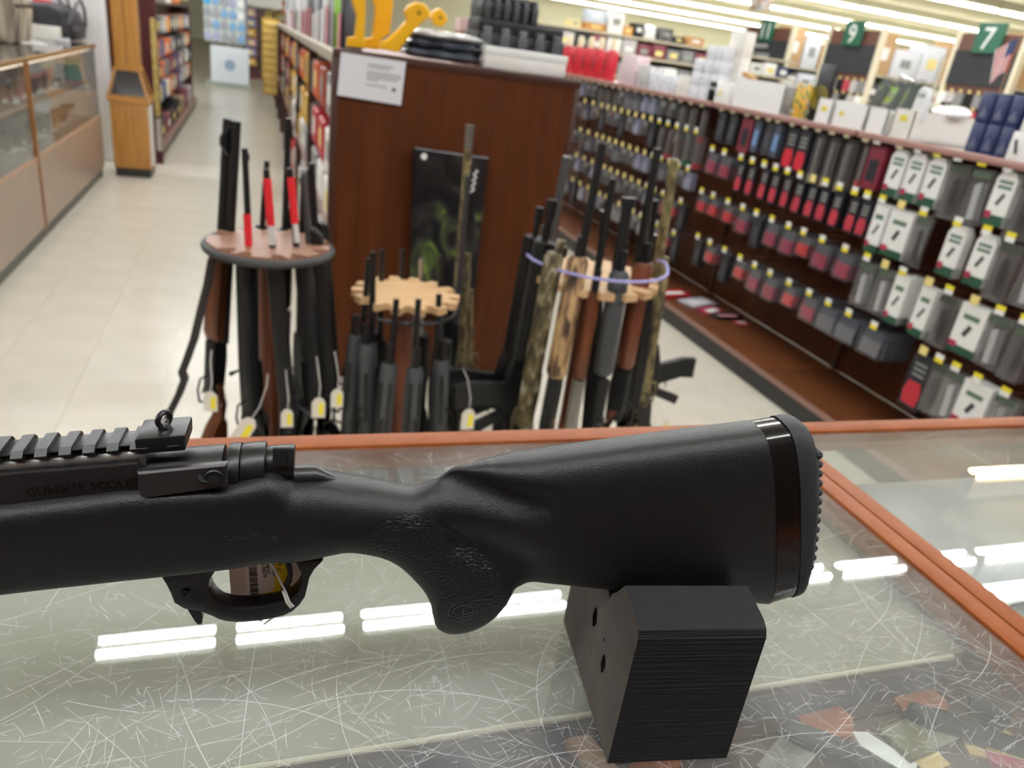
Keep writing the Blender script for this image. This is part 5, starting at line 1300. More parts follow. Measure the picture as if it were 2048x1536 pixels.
wb = E('flat_box', (float(pa[0] + pc[0]) / 2, 3.15, 1.3025), 'flat white box at the right end of the panel top', 'box'); hw = float(pc[0] - pa[0]) / 2
G().bb((-hw, -.11, 0), (hw, .11, .05)).build('tray', OFFW, wb, bev=.004); G().bb((-hw - .002, -.112, .05), (hw + .002, .112, .078)).build('lid', WHITE, wb, bev=.004)
def ribbed_case(xl, xr, yb, yt, Y, z0, lab, n):
    a_, b_ = ony(xl, yb, Y), ony(xr, yb, Y); zt = float(ony((xl + xr) / 2, yt, Y)[2]); w = float(b_[0] - a_[0]); h = zt - z0
    r = E('ribbed_case', (float(a_[0] + b_[0]) / 2, Y + .1, z0), lab, 'plastic case', 'black ribbed cases')
    G().bb((-w / 2, -.1, 0), (w / 2, .1, h * .72)).build('body', BLACK, r, bev=.006); G().bb((-w / 2 * .97, -.09, h * .72), (w / 2 * .97, .1, h)).build('lid', BLACK, r, bev=.006)
    for k in range(n):
        x = -w / 2 + w * (k + .5) / n
        o = G().bb((x - w / n * .27, -.118, h * .05), (x + w / n * .27, -.1, h * .68)).build('rib', M('case_rib', '34353a', .4), r, bev=.003)
        G().bb((x - w / n * .2, -.122, h * .68), (x + w / n * .2, -.09, h * .84)).build('latch', M('case_latch', '55565c', .35), r, bev=.003)
ribbed_case(950, 1126, 112, 46, 3.28, 1.3025, 'large black ribbed case behind the flat white box', 5)
ribbed_case(962, 1076, 44, -6, 3.30, float(ony(1035, 47, 3.28)[2]) + .001, 'smaller black ribbed case stacked on the large one', 6)
pb2 = E('pink_carton', (float(ony(958, 62, 3.62)[0]), 3.62, 1.276), 'pale pink carton behind the garment stack', 'carton')
G().bb((-.1, -.05, 0), (.1, .05, .2)).build('body', M('pale_pink', 'd8b8b4', .6), pb2, bev=.003); G().bb((-.1005, -.052, .12), (.1005, .052, .15)).build('stripe', M('tan_stripe', 'b89a88', .6), pb2, smooth=0)
# back board details and long tubes standing on its left top shelf
R = random.Random(21)
for i in range(22):
    y = 3.55 + i * .33; h = R.uniform(.3, .42)
    mat = R.choice((M('tube_white', 'd0d2d4', .3), M('tube_grey', '9a9c9e', .3), M('tube_clear', 'b8bcc0', .25), M('tube_dark', '5a5a5e', .4)))
    if i == 1: mat = M('tube_green', '8ab848', .4)
    if i == 0: mat = M('tube_black', '303034', .4)
    r = E('blister_tube', (.38, y, 1.276), 'upright %s blister tube, %s from the panel on the left top shelf' % ('green' if i == 1 else 'black' if i == 0 else 'pale', ordn(i)), 'tube pack', 'upright tubes on the middle gondola')
    G().tube([(0, 0, 0), (0, 0, h - .03), (0, 0, h)], [.05, .05, .03], 10).build('tube', mat, r); G().bb((-.055, -.04, .0), (-.049, .04, h * .45)).build('label', R.choice((WHITE, TXT, M('pinkish', 'c08088', .5))), r, smooth=0)
# goods on the left face of the middle gondola: rows of hanging packs
for i in range(9):
    G().bb((PX0 - .72 - .02, .06 + i * 1.37, .1), (PX0 - .70, .09 + i * 1.37, 1.27)).build('upright', TRIMB, mg, smooth=0)
G().bb((PX0 - .74, .03, 1.248), (PX0 - .695, 12.4, 1.285)).build('shelf_edge', M('price_rail', 'a8a090', .5), mg, smooth=0)
G().bb((PX0 - .74, .03, .62), (PX0 - .5, 12.4, .64)).build('mid_shelf', RAILM, mg, smooth=0)
KINDS = [('orange', ORANGE, 'orange'), ('rust', M('rust_pack', '9a3a22', .5), 'rust'), ('red', RED, 'red'), ('white', WHITE, 'white'), ('grey', M('ash_pack', '8a8886', .5), 'grey'), ('yellow', M('amber_pack', 'c89a30', .5), 'amber'), ('black', BLACK, 'black')]
order = [[4, 1, 0, 4, 5, 0, 1, 4, 5, 2, 4, 0, 5, 4, 6, 0], [3, 2, 2, 4, 5, 5, 6, 3, 5, 5, 4, 2, 6, 5, 4, 0], [3, 3, 4, 6, 4, 3, 5, 6, 3, 4, 2, 5, 6, 4, 3, 6]]
for rw, z in enumerate((1.2, .98, .78)):
    for i, kk in enumerate(order[rw]):
        y = 3.3 + i * .42; nm, mat, w_ = KINDS[kk]; ww, hh = .3, .17
        r = E('hanging_pack', (.275, y, z), '%s pack hung %s from the panel, %s row on the left face' % (w_, ordn(i), ('top', 'middle', 'lower')[rw]), 'pack', 'packs on the left face of the middle gondola')
        G().prism([(-ww / 2, -hh), (ww / 2, -hh), (ww / 2, 0), (-ww / 2, 0)], 0, 0, .12, ch=.012).build('body', mat, r)
        G().bb((-.002, -ww * .25, -hh * .7), (0, ww * .2, -hh * .25)).build('label', (WHITE, TXT, PALEY)[(i + rw) % 3], r, smooth=0)
for i in range(9):
    y = 3.35 + i * .6; mat = (M('pink_box', 'b84a58', .5), WHITE, M('pale_lilac', 'b8b8c4', .4), RED, BLACK, GREYW)[i % 6]
    r = E('shelf_carton', (.29, y, .6402), '%s carton on the lower shelf, %s from the panel' % (('pink', 'white', 'lilac', 'red', 'black', 'grey')[i % 6], ordn(i)), 'carton', 'cartons on the lower shelf of the left face')
    G().bb((0, -.2, 0), (.2, .2, .1)).build('body', mat, r, bev=.004); G().bb((-.001, -.08, .02), (0, .08, .07)).build('label', (PALEY, TXT)[i % 2], r, smooth=0)
    r = E('deck_carton', (.285, y + .1, .1155), '%s bin on the base deck, %s from the panel' % (('red', 'white', 'grey')[i % 3], ordn(i)), 'bin', 'bins on the base deck of the left face')
    G().bb((0, -.22, 0), (.22, .22, .3)).build('body', (RED, WHITE, GREYW)[i % 3], r, bev=.004); G().bb((-.001, -.1, .1), (0, .1, .22)).build('label', (WHITE, PALEY, TXT)[i % 3], r, smooth=0)
# yellow clip strips at the gondola's far corner
for i, (y, lab) in enumerate(((12.0, 'amber clip strip of small packs at the middle gondola corner'), (15.0, 'yellow clip strip of small packs hanging at the aisle end'))):
    r = E('clip_strip', (.20, y, .35), lab, 'display strip', 'yellow clip strips')
    g0 = None
    for k in range(10):
        if g0 is None: g0 = G().bb((-.1, -.012, 0), (.1, .012, .088)).build('small_pack', M('strip_yellow', 'c8a248', .5, c2='d8bc70', scale=9), r, bev=.008)
        else: link('small_pack', g0.data, r, (0, 0, k * .095))
    G().bb((-.11, .012, -.02), (.11, .02, .97)).build('hanger', M('strip_back', 'a88838', .6), r, smooth=0)

# ------------------------------------------------------------ glass display case along the left
LX = -1.181
OAKD = M('oak_trim', '8a5c2c', .4)
lc = E('display_case', (-1.45, 4.4, 0), 'long glass fronted display case along the left aisle', 'display case')
def lp(name, mat, a, b, bev=0.0): return G().bb((a[0] + 1.45, a[1] - 4.4, a[2]), (b[0] + 1.45, b[1] - 4.4, b[2])).build(name, mat, lc, smooth=30 if bev else 0, bev=bev)
YA, YB, YC = 1.9, 5.0, 7.02
for (y0, y1) in ((YA, YB - .008), (YB + .008, YC)):
    lp('lower_panel', LAM, (LX - .012, y0, .075), (LX, y1, .46))
    lp('front_pane', GLASS, (LX - .012, y0 + .01, .475), (LX - .006, y1 - .01, .975))
    lp('glass_top', glass_mat('case_top_glass', (.93, .95, .95), .03, .12, 1.2), (LX - .5, y0, .984), (LX - .014, y1, .992))
    lp('kick_plate', M('grey_kick', '5a5a54', .5), (LX - .03, y0, 0), (LX - .02, y1, .075))
    lp('top_rail', M('gold_rail', '9a7a48', .35, metal=.4), (LX - .014, y0, .972), (LX + .004, y1, .996), .002)
    lp('lower_rail', M('copper_rail', 'b89478', .35), (LX - .012, y0, .46), (LX + .002, y1, .476))
lp('post', OAKD, (LX - .016, YB - .012, .06), (LX + .006, YB + .012, .985))
lp('case_floor', M('case_liner', '8a8a86', .7), (LX - .5, YA, .44), (LX - .02, YC, .455))
lp('back_panel', M('case_back', '6a5a50', .6, c2='8a7668', scale=6), (LX - .52, YA, .06), (LX - .5, YC, .984))
lp('glass_shelf', M('shelf_oak', '8a6a4c', .5), (LX - .4, YA + .02, .72), (LX - .05, YC - .05, .728))
for y0_, y1_ in ((YA, YB - .03), (YB + .03, YC - .05)): G().tube([(LX - .04 + 1.45, y0_ - 4.4, .955), (LX - .04 + 1.45, y1_ - 4.4, .955)], .007, 8).build('case_lamp', emit('case_lamp', 'ffe9d0', 3), lc)
lp('end_pane', GLASS, (LX - .5, YC, .06), (LX - .012, YC + .006, .984))
PIST = [M('pistol_black', '232326', .4), M('pistol_grey', '6a6664', .4), M('pistol_tan', '9a7a60', .5), M('pistol_pink', 'b07a74', .5)]
def pistol(k):
    r = E('handgun', (0, 0, 0), 'x', 'handgun')
    G().prism([(-.09, .085), (.09, .085), (.09, .115), (-.09, .115), (-.1, .105)], 0, -.012, .012, ch=.003).build('slide', PIST[k], r)
    G().prism([(-.09, .085), (.08, .085), (.06, .07), (-.02, .068), (-.045, .0), (-.1, .0), (-.075, .07)], 0, -.011, .011, ch=.003).build('frame', PIST[(k + 1) % 4], r)
    G().tube([(0, -.015, .07), (0, .0, .045), (0, .03, .045), (0, .045, .07)], .003, 6).build('trigger_guard', PIST[k], r)
    G().bb((-.04, -.1, 0), (.04, .09, .004)).build('stand', WHITE, r, smooth=0)
    return r
pp = [pistol(k) for k in range(4)]; pk_ = [{p: [o for o in COL.objects if o.parent == p]} for p in pp]
R = random.Random(8)
for lv, z in enumerate((.4552, .7282)):
    for i in range(15):
        y = 2.6 + i * .295
        if abs(y - YB) < .06: continue
        k = R.randrange(4)
        dup_k(pp[k], pk_[k], (LX - .14 - R.uniform(0, .06), y, z), R.uniform(-.25, .25), '%s handgun, %s from the near end of the %s display shelf' % (('black', 'grey', 'tan', 'pinkish')[k], ordn(i), ('lower', 'upper')[lv]), 'handguns in the %s of the left case' % ('floor', 'upper shelf')[lv])
for p, kk in zip(pp, pk_):
    for o in kk[p]: bpy.data.objects.remove(o)
    bpy.data.objects.remove(p)
r = E('hang_card', (LX - .06, 6.55, .74), 'green card standing in the far end of the left display case', 'card')
G().bb((-.06, -.004, 0), (.04, .004, .17)).build('card', M('sea_green', '5aa088', .5), r, smooth=0); G().bb((-.06, -.005, -.01), (.04, .005, .02)).build('pink_foot', M('foot_pink', 'b87a80', .5), r, smooth=0)
# things on top of the left case
ZC = .9925
def lt(px, py): p = onz(px, py, ZC); return float(p[0]), float(p[1])
CAMOD = ramp_mat('bark_camo', [(.36, '3a342c'), (.48, '6a6254'), (.56, '8a8070'), (.66, 'a89c88')], 7, .8, (1.4, 1.4, .25))
x, y = -1.56, 6.2
cj = E('camo_bag', (x, y, ZC), 'bark camouflage duffel bag standing on the left case', 'bag', None, PI / 2)
o = G().prism([(-.09, 0), (.09, 0), (.11, .12), (.08, .40), (-.08, .42), (-.12, .2)], 0, -.28, .28, ch=.05).build('body', CAMOD, cj, bev=.02)
G().tube([(-.12, -.1, .38), (-.1, -.1, .48), (.1, -.1, .48), (.12, -.1, .38)], .012, 6).build('handle', M('camo_strap', '4a4438', .8), cj)
G().bb((-.2, -.126, .22), (.2, -.12, .235)).build('zipper', BLACK, cj, smooth=0)
def flat(name, px, py, w, d, h, mat, lab, cat, rz=0, z=ZC, m2=None):
    x, y = lt(px, py); r = E(name, (x, y, z), lab, cat, 'papers and boxes on the left case', rz)
    G().bb((-w / 2, -d / 2, 0), (w / 2, d / 2, h)).build('body', mat, r, bev=min(.002, h * .3)); G().bb((-w * .3, -d * .3, h), (w * .3, d * .25, h + .0008)).build('print', m2 or TXT, r, smooth=0)
    return r
flat('magazine', 12, 78, .2, .28, .02, M('red_cover', 'd84a40', .4, c2='ece4de', scale=9), 'red and white magazine at the left on the case', 'magazine', .3)
flat('leaflet', 55, 84, .16, .3, .006, WHITE, 'white leaflet with curled edge on the left case', 'leaflet', .5)
flat('white_box', 95, 76, .2, .34, .09, OFFW, 'flat white box under the red box on the left case', 'box', .1)
x, y = lt(98, 74); r = E('red_box', (x - .02, y, ZC + .0928), 'bright red box standing on the flat white box', 'box'); G().bb((-.05, -.08, 0), (.05, .09, .17)).build('body', BRIGHTRED, r, bev=.003); G().bb((.05, -.05, .04), (.0508, .06, .12)).build('label', M('deep_red', 'a81420', .5), r, smooth=0)
flat('leaflet', 125, 84, .1, .16, .025, M('grey_stack', 'b8b8bc', .4), 'small stack of grey leaflets right of the white box', 'leaflet', .2)
x, y = lt(128, 76)
x -= .05
bb_ = E('black_bag', (x, y, ZC), 'black bag with looping straps on the left case beside the pillar', 'bag')
G().prism([(-.24, 0), (.16, 0), (.17, .08), (.13, .2), (.03, .25), (-.12, .24), (-.24, .12)], 1, -.3, .3, ch=.03).build('body', M('black_nylon', '1c1c22', .5, c2='2c2c34', scale=12), bb_, bev=.01)
G().tube([(.15, -.3, .12), (.2, -.22, .26), (.2, -.05, .3), (.2, .08, .22), (.18, .2, .1)], .012, 6).build('strap', M('grey_strap', '55555c', .6), bb_)
G().tube([(.1, .1, .2), (.05, .16, .36), (-.02, .22, .3), (.1, .28, .1)], .01, 6).build('strap', BLACK, bb_)
G().bb((.168, -.25, .07), (.174, .1, .10)).build('zip_panel', M('grey_strap', '55555c', .6), bb_, smooth=0)
G().tube([(.14, .26, .1), (.18, .32, .16), (.14, .36, .06), (.16, .38, .006)], .006, 6).build('cable', M('pale_cable', 'c8c8cc', .5), bb_)
w_ = E('white_cabinet', (-1.6, 8.0, 0), 'white cabinet behind the black bag at upper left', 'cabinet')
G().bb((-.6, -.3, 0), (.4, .3, 2.3)).build('body', M('cool_white', 'f0f2f4', .5), w_, bev=.005)
for s in (0, 1): G().bb((-.58 + s * .49, -.315, .1), (-.11 + s * .49, -.3, 2.2)).build('door', M('door_white', 'f4f6f8', .5), w_, bev=.003)

# ------------------------------------------------------------ oak obelisk display and what stands beyond
ob = E('obelisk_display', (-.978, 7.19, 0), 'honey oak pillar display with tapered glass case at left', 'display stand')
G().bb((-.138, -.15, .07), (.138, .15, .585)).build('base_box', OAK, ob, bev=.004)
G().bb((-.132, -.144, 0), (.132, .144, .07)).build('plinth', KICK, ob, smooth=0)
G().bb((.1385, -.12, .09), (.142, .12, .57)).build('side_sheet', WHITE, ob, smooth=0)
G().bb((-.155, -.165, .585), (.155, .165, .612)).build('ledge', OAK, ob, bev=.004)
b0, b1, z0, z1 = .148, .085, .612, .845
def frus(s0, s1, za, zb): 
    return [(-s0, -s0, za), (s0, -s0, za), (s0, s0, za), (-s0, s0, za), (-s1, -s1, zb), (s1, -s1, zb), (s1, s1, zb), (-s1, s1, zb)], [(0, 1, 5, 4), (1, 2, 6, 5), (2, 3, 7, 6), (3, 0, 4, 7), (3, 2, 1, 0), (4, 5, 6, 7)]
G().add(*frus(b0 * .97, b1 * .97, z0, z1)).build('tapered_glass', M('dark_glass_case', '2a2428', .08), ob, smooth=0)
for sx, sy in ((-1, -1), (1, -1), (1, 1), (-1, 1)):
    G().tube([(sx * b0, sy * b0, z0), (sx * b1, sy * b1, z1)], .014, 4).build('corner_post', OAK, ob, smooth=0)
for za, s in ((z0 + .012, b0), (z1 - .01, b1)):
    for q in range(4):
        a_ = q * PI / 2; G().box((math.cos(a_) * s * .96, math.sin(a_) * s * .96, za), (.02, 2 * s, .026), rz=a_).build('cross_rail', OAK, ob, smooth=0)
G().bb((-.088, -.088, .845), (.088, .088, 2.6)).build('column', OAK, ob, bev=.004)
G().bb((-.003, -.0895, .87), (.003, -.088, 2.55)).build('groove', M('groove_dark', '5a3a18', .6), ob, smooth=0)
G().bb((.0885, -.02, .87), (.092, .03, 2.2)).build('glass_strip', M('mirror_strip', 'd0b8a0', .15, metal=.6), ob, smooth=0)
# left aisle gondola, with its maroon end and stair-stepped goods
lg = E('gondola_shelf', (-1.15, 10.3, 0), 'brown gondola with maroon end panel behind the oak pillar', 'gondola')
MAR = M('maroon_panel', '4a1820', .4)
G().bb((.1, -2.56, 0), (.335, -2.52, 1.75)).build('end_panel', MAR, lg, smooth=0)
G().bb((-.05, -2.52, .1), (.0, 2.5, 1.7)).build('back_board', PEGB, lg, smooth=0)
G().bb((0, -2.52, .08), (.315, 2.5, .12)).build('base_deck', RAILM, lg, smooth=0)
G().bb((0, -2.5, .0), (.29, 2.45, .08)).build('kick_plate', KICK, lg, smooth=0)
G().bb((0, -2.52, 1.32), (.25, 2.5, 1.345)).build('upper_shelf', TRIMB, lg, smooth=0)
G().bb((-.36, 2.46, 0), (.25, 2.5, 1.75)).build('end_panel', TRIMB, lg, smooth=0)
st = E('label_strip', (-.85, 7.735, .42), 'gold label strip fixed to the edge of the maroon end panel', 'strip')
G().bb((-.012, -.012, 0), (.03, .003, .8)).build('strip', M('gold_strip', 'a89048', .5, c2='c8b878', scale=30), st, smooth=0); G().bb((-.012, -.013, -.3), (.03, .003, -.02)).build('white_part', M('strip_white', 'b8b4ac', .5), st, smooth=0)
R = random.Random(31)
PAL = [('grey', M('pk_grey', '7a7a7c', .5)), ('pale', M('pk_pale', 'b8b4b4', .5)), ('black', BLACK), ('orange', M('pk_orange', 'd07038', .5)), ('white', WHITE), ('dark red', M('pk_dred', '7a3440', .5)), ('blue', M('pk_blue', '3a4a80', .5)), ('tan', M('pk_tan', 'a89070', .5))]
for rw, z in enumerate((1.22, 1.0, .8, .6)):
    for i in range(13):
        y = 7.95 + i * .37; nm, mat = R.choice(PAL)
        r = E('hanging_pack', (-.98, y, z), '%s pack, %s from the maroon end, %s row of the left gondola' % (nm, ordn(i), ('top', 'second', 'third', 'bottom')[rw]), 'pack', 'packs on the left gondola')
        G().prism([(-.12, -.16), (.12, -.16), (.12, 0), (-.12, 0)], 0, -.06, .08, ch=.01).build('body', mat, r); G().bb((.08, -.06, -.12), (.083, .06, -.04)).build('label', R.choice((WHITE, TXT, PALEY)), r, smooth=0)
for i in range(8):
    y = 7.98 + i * .6; nm, mat = R.choice(PAL)
    for nm2, z, h, loc in (('shelf_carton', 1.3455, .2, 'upper shelf'), ('deck_carton', .1205, .2, 'base deck')):
        nm, mat = R.choice(PAL)
        r = E(nm2, (-1.05, y, z), '%s carton, %s from the maroon end on the %s at left' % (nm, ordn(i), loc), 'carton', 'cartons on the left gondola %s' % loc)
        G().bb((-.08, -.22, 0), (.16, .2, h * R.uniform(.7, 1.1))).build('body', mat, r, bev=.005); G().bb((.16, -.1, .04), (.163, .1, .1)).build('label', R.choice((WHITE, TXT, PALEY)), r, smooth=0)
ol = E('hanging_lamp', (-.72, 9.9, 1.42), 'slim lit white lamp strip above the left gondola end', 'lamp')
G().bb((-.02, -.02, 0), (.02, .02, .4)).build('lit_strip', emit('lit_strip', 'f0fbff', 6), ol, bev=.004); G().bb((-.025, -.025, .4), (.025, .025, .44)).build('cap', STEEL, ol, smooth=0)
# spinner rack of small glittering goods
sp_ = E('spinner_rack', (-.56, 16.8, 0), 'tall white spinner rack of small goods with a white sign at its foot', 'spinner rack')
G().bb((-.36, -.36, .78), (.36, .36, 2.6)).build('core', M('spinner_white', 'c8d0cc', .4), sp_, smooth=0)
G().bb((.36, -.4, .75), (.40, .4, 2.6)).build('side_frame', M('spinner_grey', '6a6a74', .4), sp_, smooth=0)
G().bb((-.26, -.4, .08), (.42, -.36, .72)).build('sign', M('sign_white', 'd8dfe4', .4), sp_, smooth=0)
G().bb((-.36, -.36, .0), (.46, .36, .08)).build('base', M('spinner_base', 'a0a89c', .5), sp_, smooth=0)
G().lathe([(0, 0), (.1, 0), (.1, .002), (0, .002)], 16).build('sign_mark', M('sign_blue', '8aa0b8', .5), sp_, (.08, -.401, .4)).rotation_euler = (PI / 2, 0, 0)
R = random.Random(13)
for rw in range(7):
    for k in range(5):
        nm, mat = R.choice((('white', WHITE), ('pale blue', M('sp_blue', '7aa8d0', .3)), ('lilac', M('sp_lilac', 'a8a8c8', .4)), ('mint', M('sp_mint', 'a8d0c0', .4)), ('cyan', M('sp_cyan', '40b0e8', .3)), ('grey', M('sp_grey', '9a9aa0', .4))))
        r = E('key_charm', (-.56 - .29 + k * .145, 16.425, .95 + rw * .2), '%s trinket, %s column and %s row of the spinner rack' % (nm, ordn(k), ordn(rw)), 'trinket', 'trinkets on the spinner rack')
        G().prism([(-.05, -.14), (.05, -.14), (.06, -.06), (.03, 0), (-.03, 0), (-.06, -.06)], 1, -.03, .0, ch=.008).build('body', mat, r); G().tube([(0, -.01, -.01), (0, -.02, .02), (0, .0, .03)], .008, 5).build('ring', STEEL, r)
# brown end unit with amber packs right of the spinner
eu_ = E('end_unit', (.05, 19.5, 0), 'brown end unit with amber goods right of the spinner rack', 'gondola')
G().bb((-.35, 0, 0), (.14, .6, 1.45)).build('board', TRIMB, eu_, smooth=0); G().bb((-.3, -.05, 0), (.1, 0, .15)).build('base', MAR, eu_, smooth=0); G().bb((-.4, -.1, 1.5), (.5, .5, 1.95)).build('white_header', OFFW, eu_, smooth=0)
for rw in range(6):
    nm, mat = (('amber', M('eu_amber', 'c89848', .5)), ('lilac', M('eu_lilac', '8a8ab0', .5)), ('pink', M('eu_pink', 'b890a0', .5)))[rw % 3]
    r = E('hanging_pack', (-.12, 19.4, .35 + rw * .2), '%s pack, %s up from the floor on the brown end unit' % (nm, ordn(rw)), 'pack', 'packs on the brown end unit')
    G().prism([(-.12, -.08), (.12, -.08), (.1, .09), (-.1, .09)], 1, -.05, .05, ch=.02).build('body', mat, r); G().bb((-.05, -.053, -.04), (.05, -.05, .03)).build('label', PALEY, r, smooth=0)
# shelving across the aisle's far end
bs = E('back_shelf', (.6, 32.4, 0), 'cream shelving across the far end of the left aisle', 'shelving unit')
G().bb((-1.6, .4, 0), (1.6, .46, 2.6)).build('back_panel', WALLM, bs, smooth=0)
for z in (.3, 1.1, 1.95): G().bb((-1.6, -.2, z), (1.6, .4, z + .07)).build('shelf', M('shelf_cream', 'cfc8b4', .5), bs, smooth=0)
G().bb((-1.6, -.15, 0), (1.6, .4, .3)).build('base', M('shelf_base', '8a8478', .5), bs, smooth=0)
for x in (-1.6, 1.55): G().bb((x, -.2, 0), (x + .05, .4, 2.6)).build('upright', M('shelf_cream', 'cfc8b4', .5), bs, smooth=0)
for i, (x, z, w, h, mat, nm) in enumerate(((-.75, 1.17, .34, .7, WHITE, 'white'), (-.2, 1.17, .6, .28, M('bk_yellow', 'e0c060', .5), 'yellow'), (.5, 1.17, .6, .3, M('bk_yellow2', 'e2c670', .5), 'pale yellow'), (-.5, .37, .5, .5, BLACK, 'black'), (.1, .37, .3, .34, M('bk_amber', 'b89a40', .5), 'amber'), (.6, .37, .5, .5, M('bk_grey', '9a9a98', .5), 'grey'),
                                           (.1, 1.47, .3, .3, M('bk_cream', 'd8c898', .5), 'cream'), (.52, 1.48, .34, .4, M('bk_orange', 'd85a28', .5), 'orange'), (-.6, 2.02, .6, .4, WHITE, 'tall white'), (.3, 2.02, .5, .3, GREYW, 'light grey'))):
    r = E('shelf_carton', (.6 + x - .15, 32.35, z + .0002), '%s carton on the shelving at the far end of the left aisle' % nm, 'carton', 'cartons at the aisle end')
    G().bb((-w / 2, -.12, 0), (w / 2, .25, h)).build('body', mat, r, bev=.01); G().bb((-w * .3, -.125, h * .3), (w * .3, -.12, h * .6)).build('label', (TXT, PALEY, WHITE)[i % 3], r, smooth=0)

# ------------------------------------------------------------ numbered aisle ends in the right background
GSIGN = M('sign_green', '1c5440', .5); BOARD = M('felt_board', '26272c', .8); ENDB = M('end_brown', '5c3a30', .5); UPR = M('upright_cream', 'd4ccb4', .5); SHELFC = M('shelf_putty', 'b8b09a', .5)
XE = 8.6
def endcap(num, pxl, pxr, py, words, who):
    a_, b_ = onx(pxl, py, XE), onx(pxr, py, XE); y0, y1 = min(a_[1], b_[1]), max(a_[1], b_[1]); y0, y1 = float(y0), float(y1); yc, w = (y0 + y1) / 2, y1 - y0
    r = E('aisle_gondola', (XE, yc, 0), 'tall gondola with green sign %s over a black board' % who, 'gondola', 'numbered aisle gondolas')
    G().bb((0, -w / 2, 0), (.04, w / 2, 2.32)).build('end_panel', ENDB, r, smooth=0)
    G().bb((-.02, -w / 2, 1.72), (0, w / 2, 2.12)).build('black_board', BOARD, r, smooth=0)
    for i in range(3): G().bb((-.024, -w / 2, 1.75 + i * .12), (-.02, w / 2, 1.757 + i * .12)).build('board_groove', M('felt_groove', '3a3b42', .8), r, smooth=0)
    for s in (-1, 1): G().bb((-.03, s * w / 2 - .03, 0), (.05, s * w / 2 + .03, 2.36)).build('upright', UPR, r, smooth=0)
    G().bb((-.06, -.2, 2.1), (-.03, .2, 2.44)).build('aisle_sign', GSIGN, r, smooth=0)
    text_obj(num, .36, 'sign_number', M('sign_white_print', 'e4e6e2', .5), r, basis((0, -1, 0), (-1, 0, 0), (-.062, .09 * len(num) + .01, 2.14)), .002)
    if words:
        for q, wd2 in enumerate(words): text_obj(wd2, .105, 'board_lettering', M('sign_white_print', 'e4e6e2', .5), r, basis((0, -1, 0), (-1, 0, 0), (-.022, .30, 1.98 - q * .15)), .001)
    for i, z in enumerate((.1, .6, 1.0, 1.36, 1.72)): G().bb((.05, -.42, z), (7, .42, z + .03)).build('shelf', SHELFC, r, smooth=0)
    G().bb((.05, -.01, 0), (7, .01, 2.1)).build('back_board', M('gondola_back', '8a8474', .6), r, smooth=0)
    for i in range(6): G().bb((.06 + i * 1.3, -.435, 0), (.11 + i * 1.3, -.421, 2.12)).build('upright', UPR, r, smooth=0)
    return yc, w
EC = [endcap('11', 1492, 1588, 62, ('FIREARM', 'CLEANING'), 'eleven'), endcap('9', 1658, 1764, 80, None, 'nine'), endcap('7', 1908, 2044, 110, None, 'seven')]
R = random.Random(17)
CART = [('kraft', KRAFT), ('brown', M('brown_carton', '9a7048', .7)), ('white', OFFW), ('tan', M('tan_carton', 'b89468', .7)), ('white', M('cool_carton', 'd8dade', .5)), ('dark', M('dark_carton', '3a3840', .5)), ('lime', M('lime_carton', '8ab82a', .5)), ('deep green', M('dgreen_carton', '2a5a3a', .5))]
for (yc, w), num in zip(EC, ('eleven', 'nine', 'seven')):
    for lv, z in enumerate((1.75, 1.39, 1.03)):
        x = XE + .12; i = 0
        while x < XE + 5.0:
            wd2 = R.uniform(.28, .5); nm, mat = CART[R.choice((0, 1, 3, 2, 4) if lv == 0 else (6, 7, 2, 5, 4))]
            h = R.uniform(.38, .62) if lv == 0 else R.uniform(.2, .3)
            r = E('stock_carton', (x + wd2 / 2, yc - .24, z + .0005), '%s carton, %s along the %s shelf of the aisle %s gondola' % (nm, ordn(i), ('top', 'second', 'third')[lv], num), 'carton', 'cartons on the aisle %s gondola' % num)
            G().bb((-wd2 / 2 + .01, -.16, 0), (wd2 / 2 - .01, .16, h)).build('body', mat, r, bev=.006); G().bb((-wd2 * .2, -.163, h * .35), (wd2 * .2, -.16, h * .65)).build('label', (WHITE, TXT, PALEY, M('lab_red', 'a84048', .5))[i % 4], r, smooth=0)
            x += wd2 + .02; i += 1
    # small packs pegged on each end panel
    for lv, z in enumerate((1.62, 1.42)):
        for k in range(7):
            nm, mat = R.choice((('red', M('peg_red', 'a83a48', .5)), ('white', WHITE), ('grey', M('pk_grey', '7a7a7c', .5)), ('pale', M('pk_pale', 'b8b4b4', .5)), ('black', BLACK)))
            r = E('pegged_pack', (XE - .06, yc - w * .42 + k * w * .14, z), '%s pack, %s from the right on the %s pegs under sign %s' % (nm, ordn(k), ('upper', 'lower')[lv], num), 'pack', 'packs under aisle sign %s' % num)
            G().prism([(-w * .055, -.16), (w * .055, -.16), (w * .055, 0), (-w * .055, 0)], 0, 0, .05, ch=.006).build('body', mat, r); G().bb((-.004, -.02, .01), (0, .02, .04)).build('price_label', PALEY, r, smooth=0)
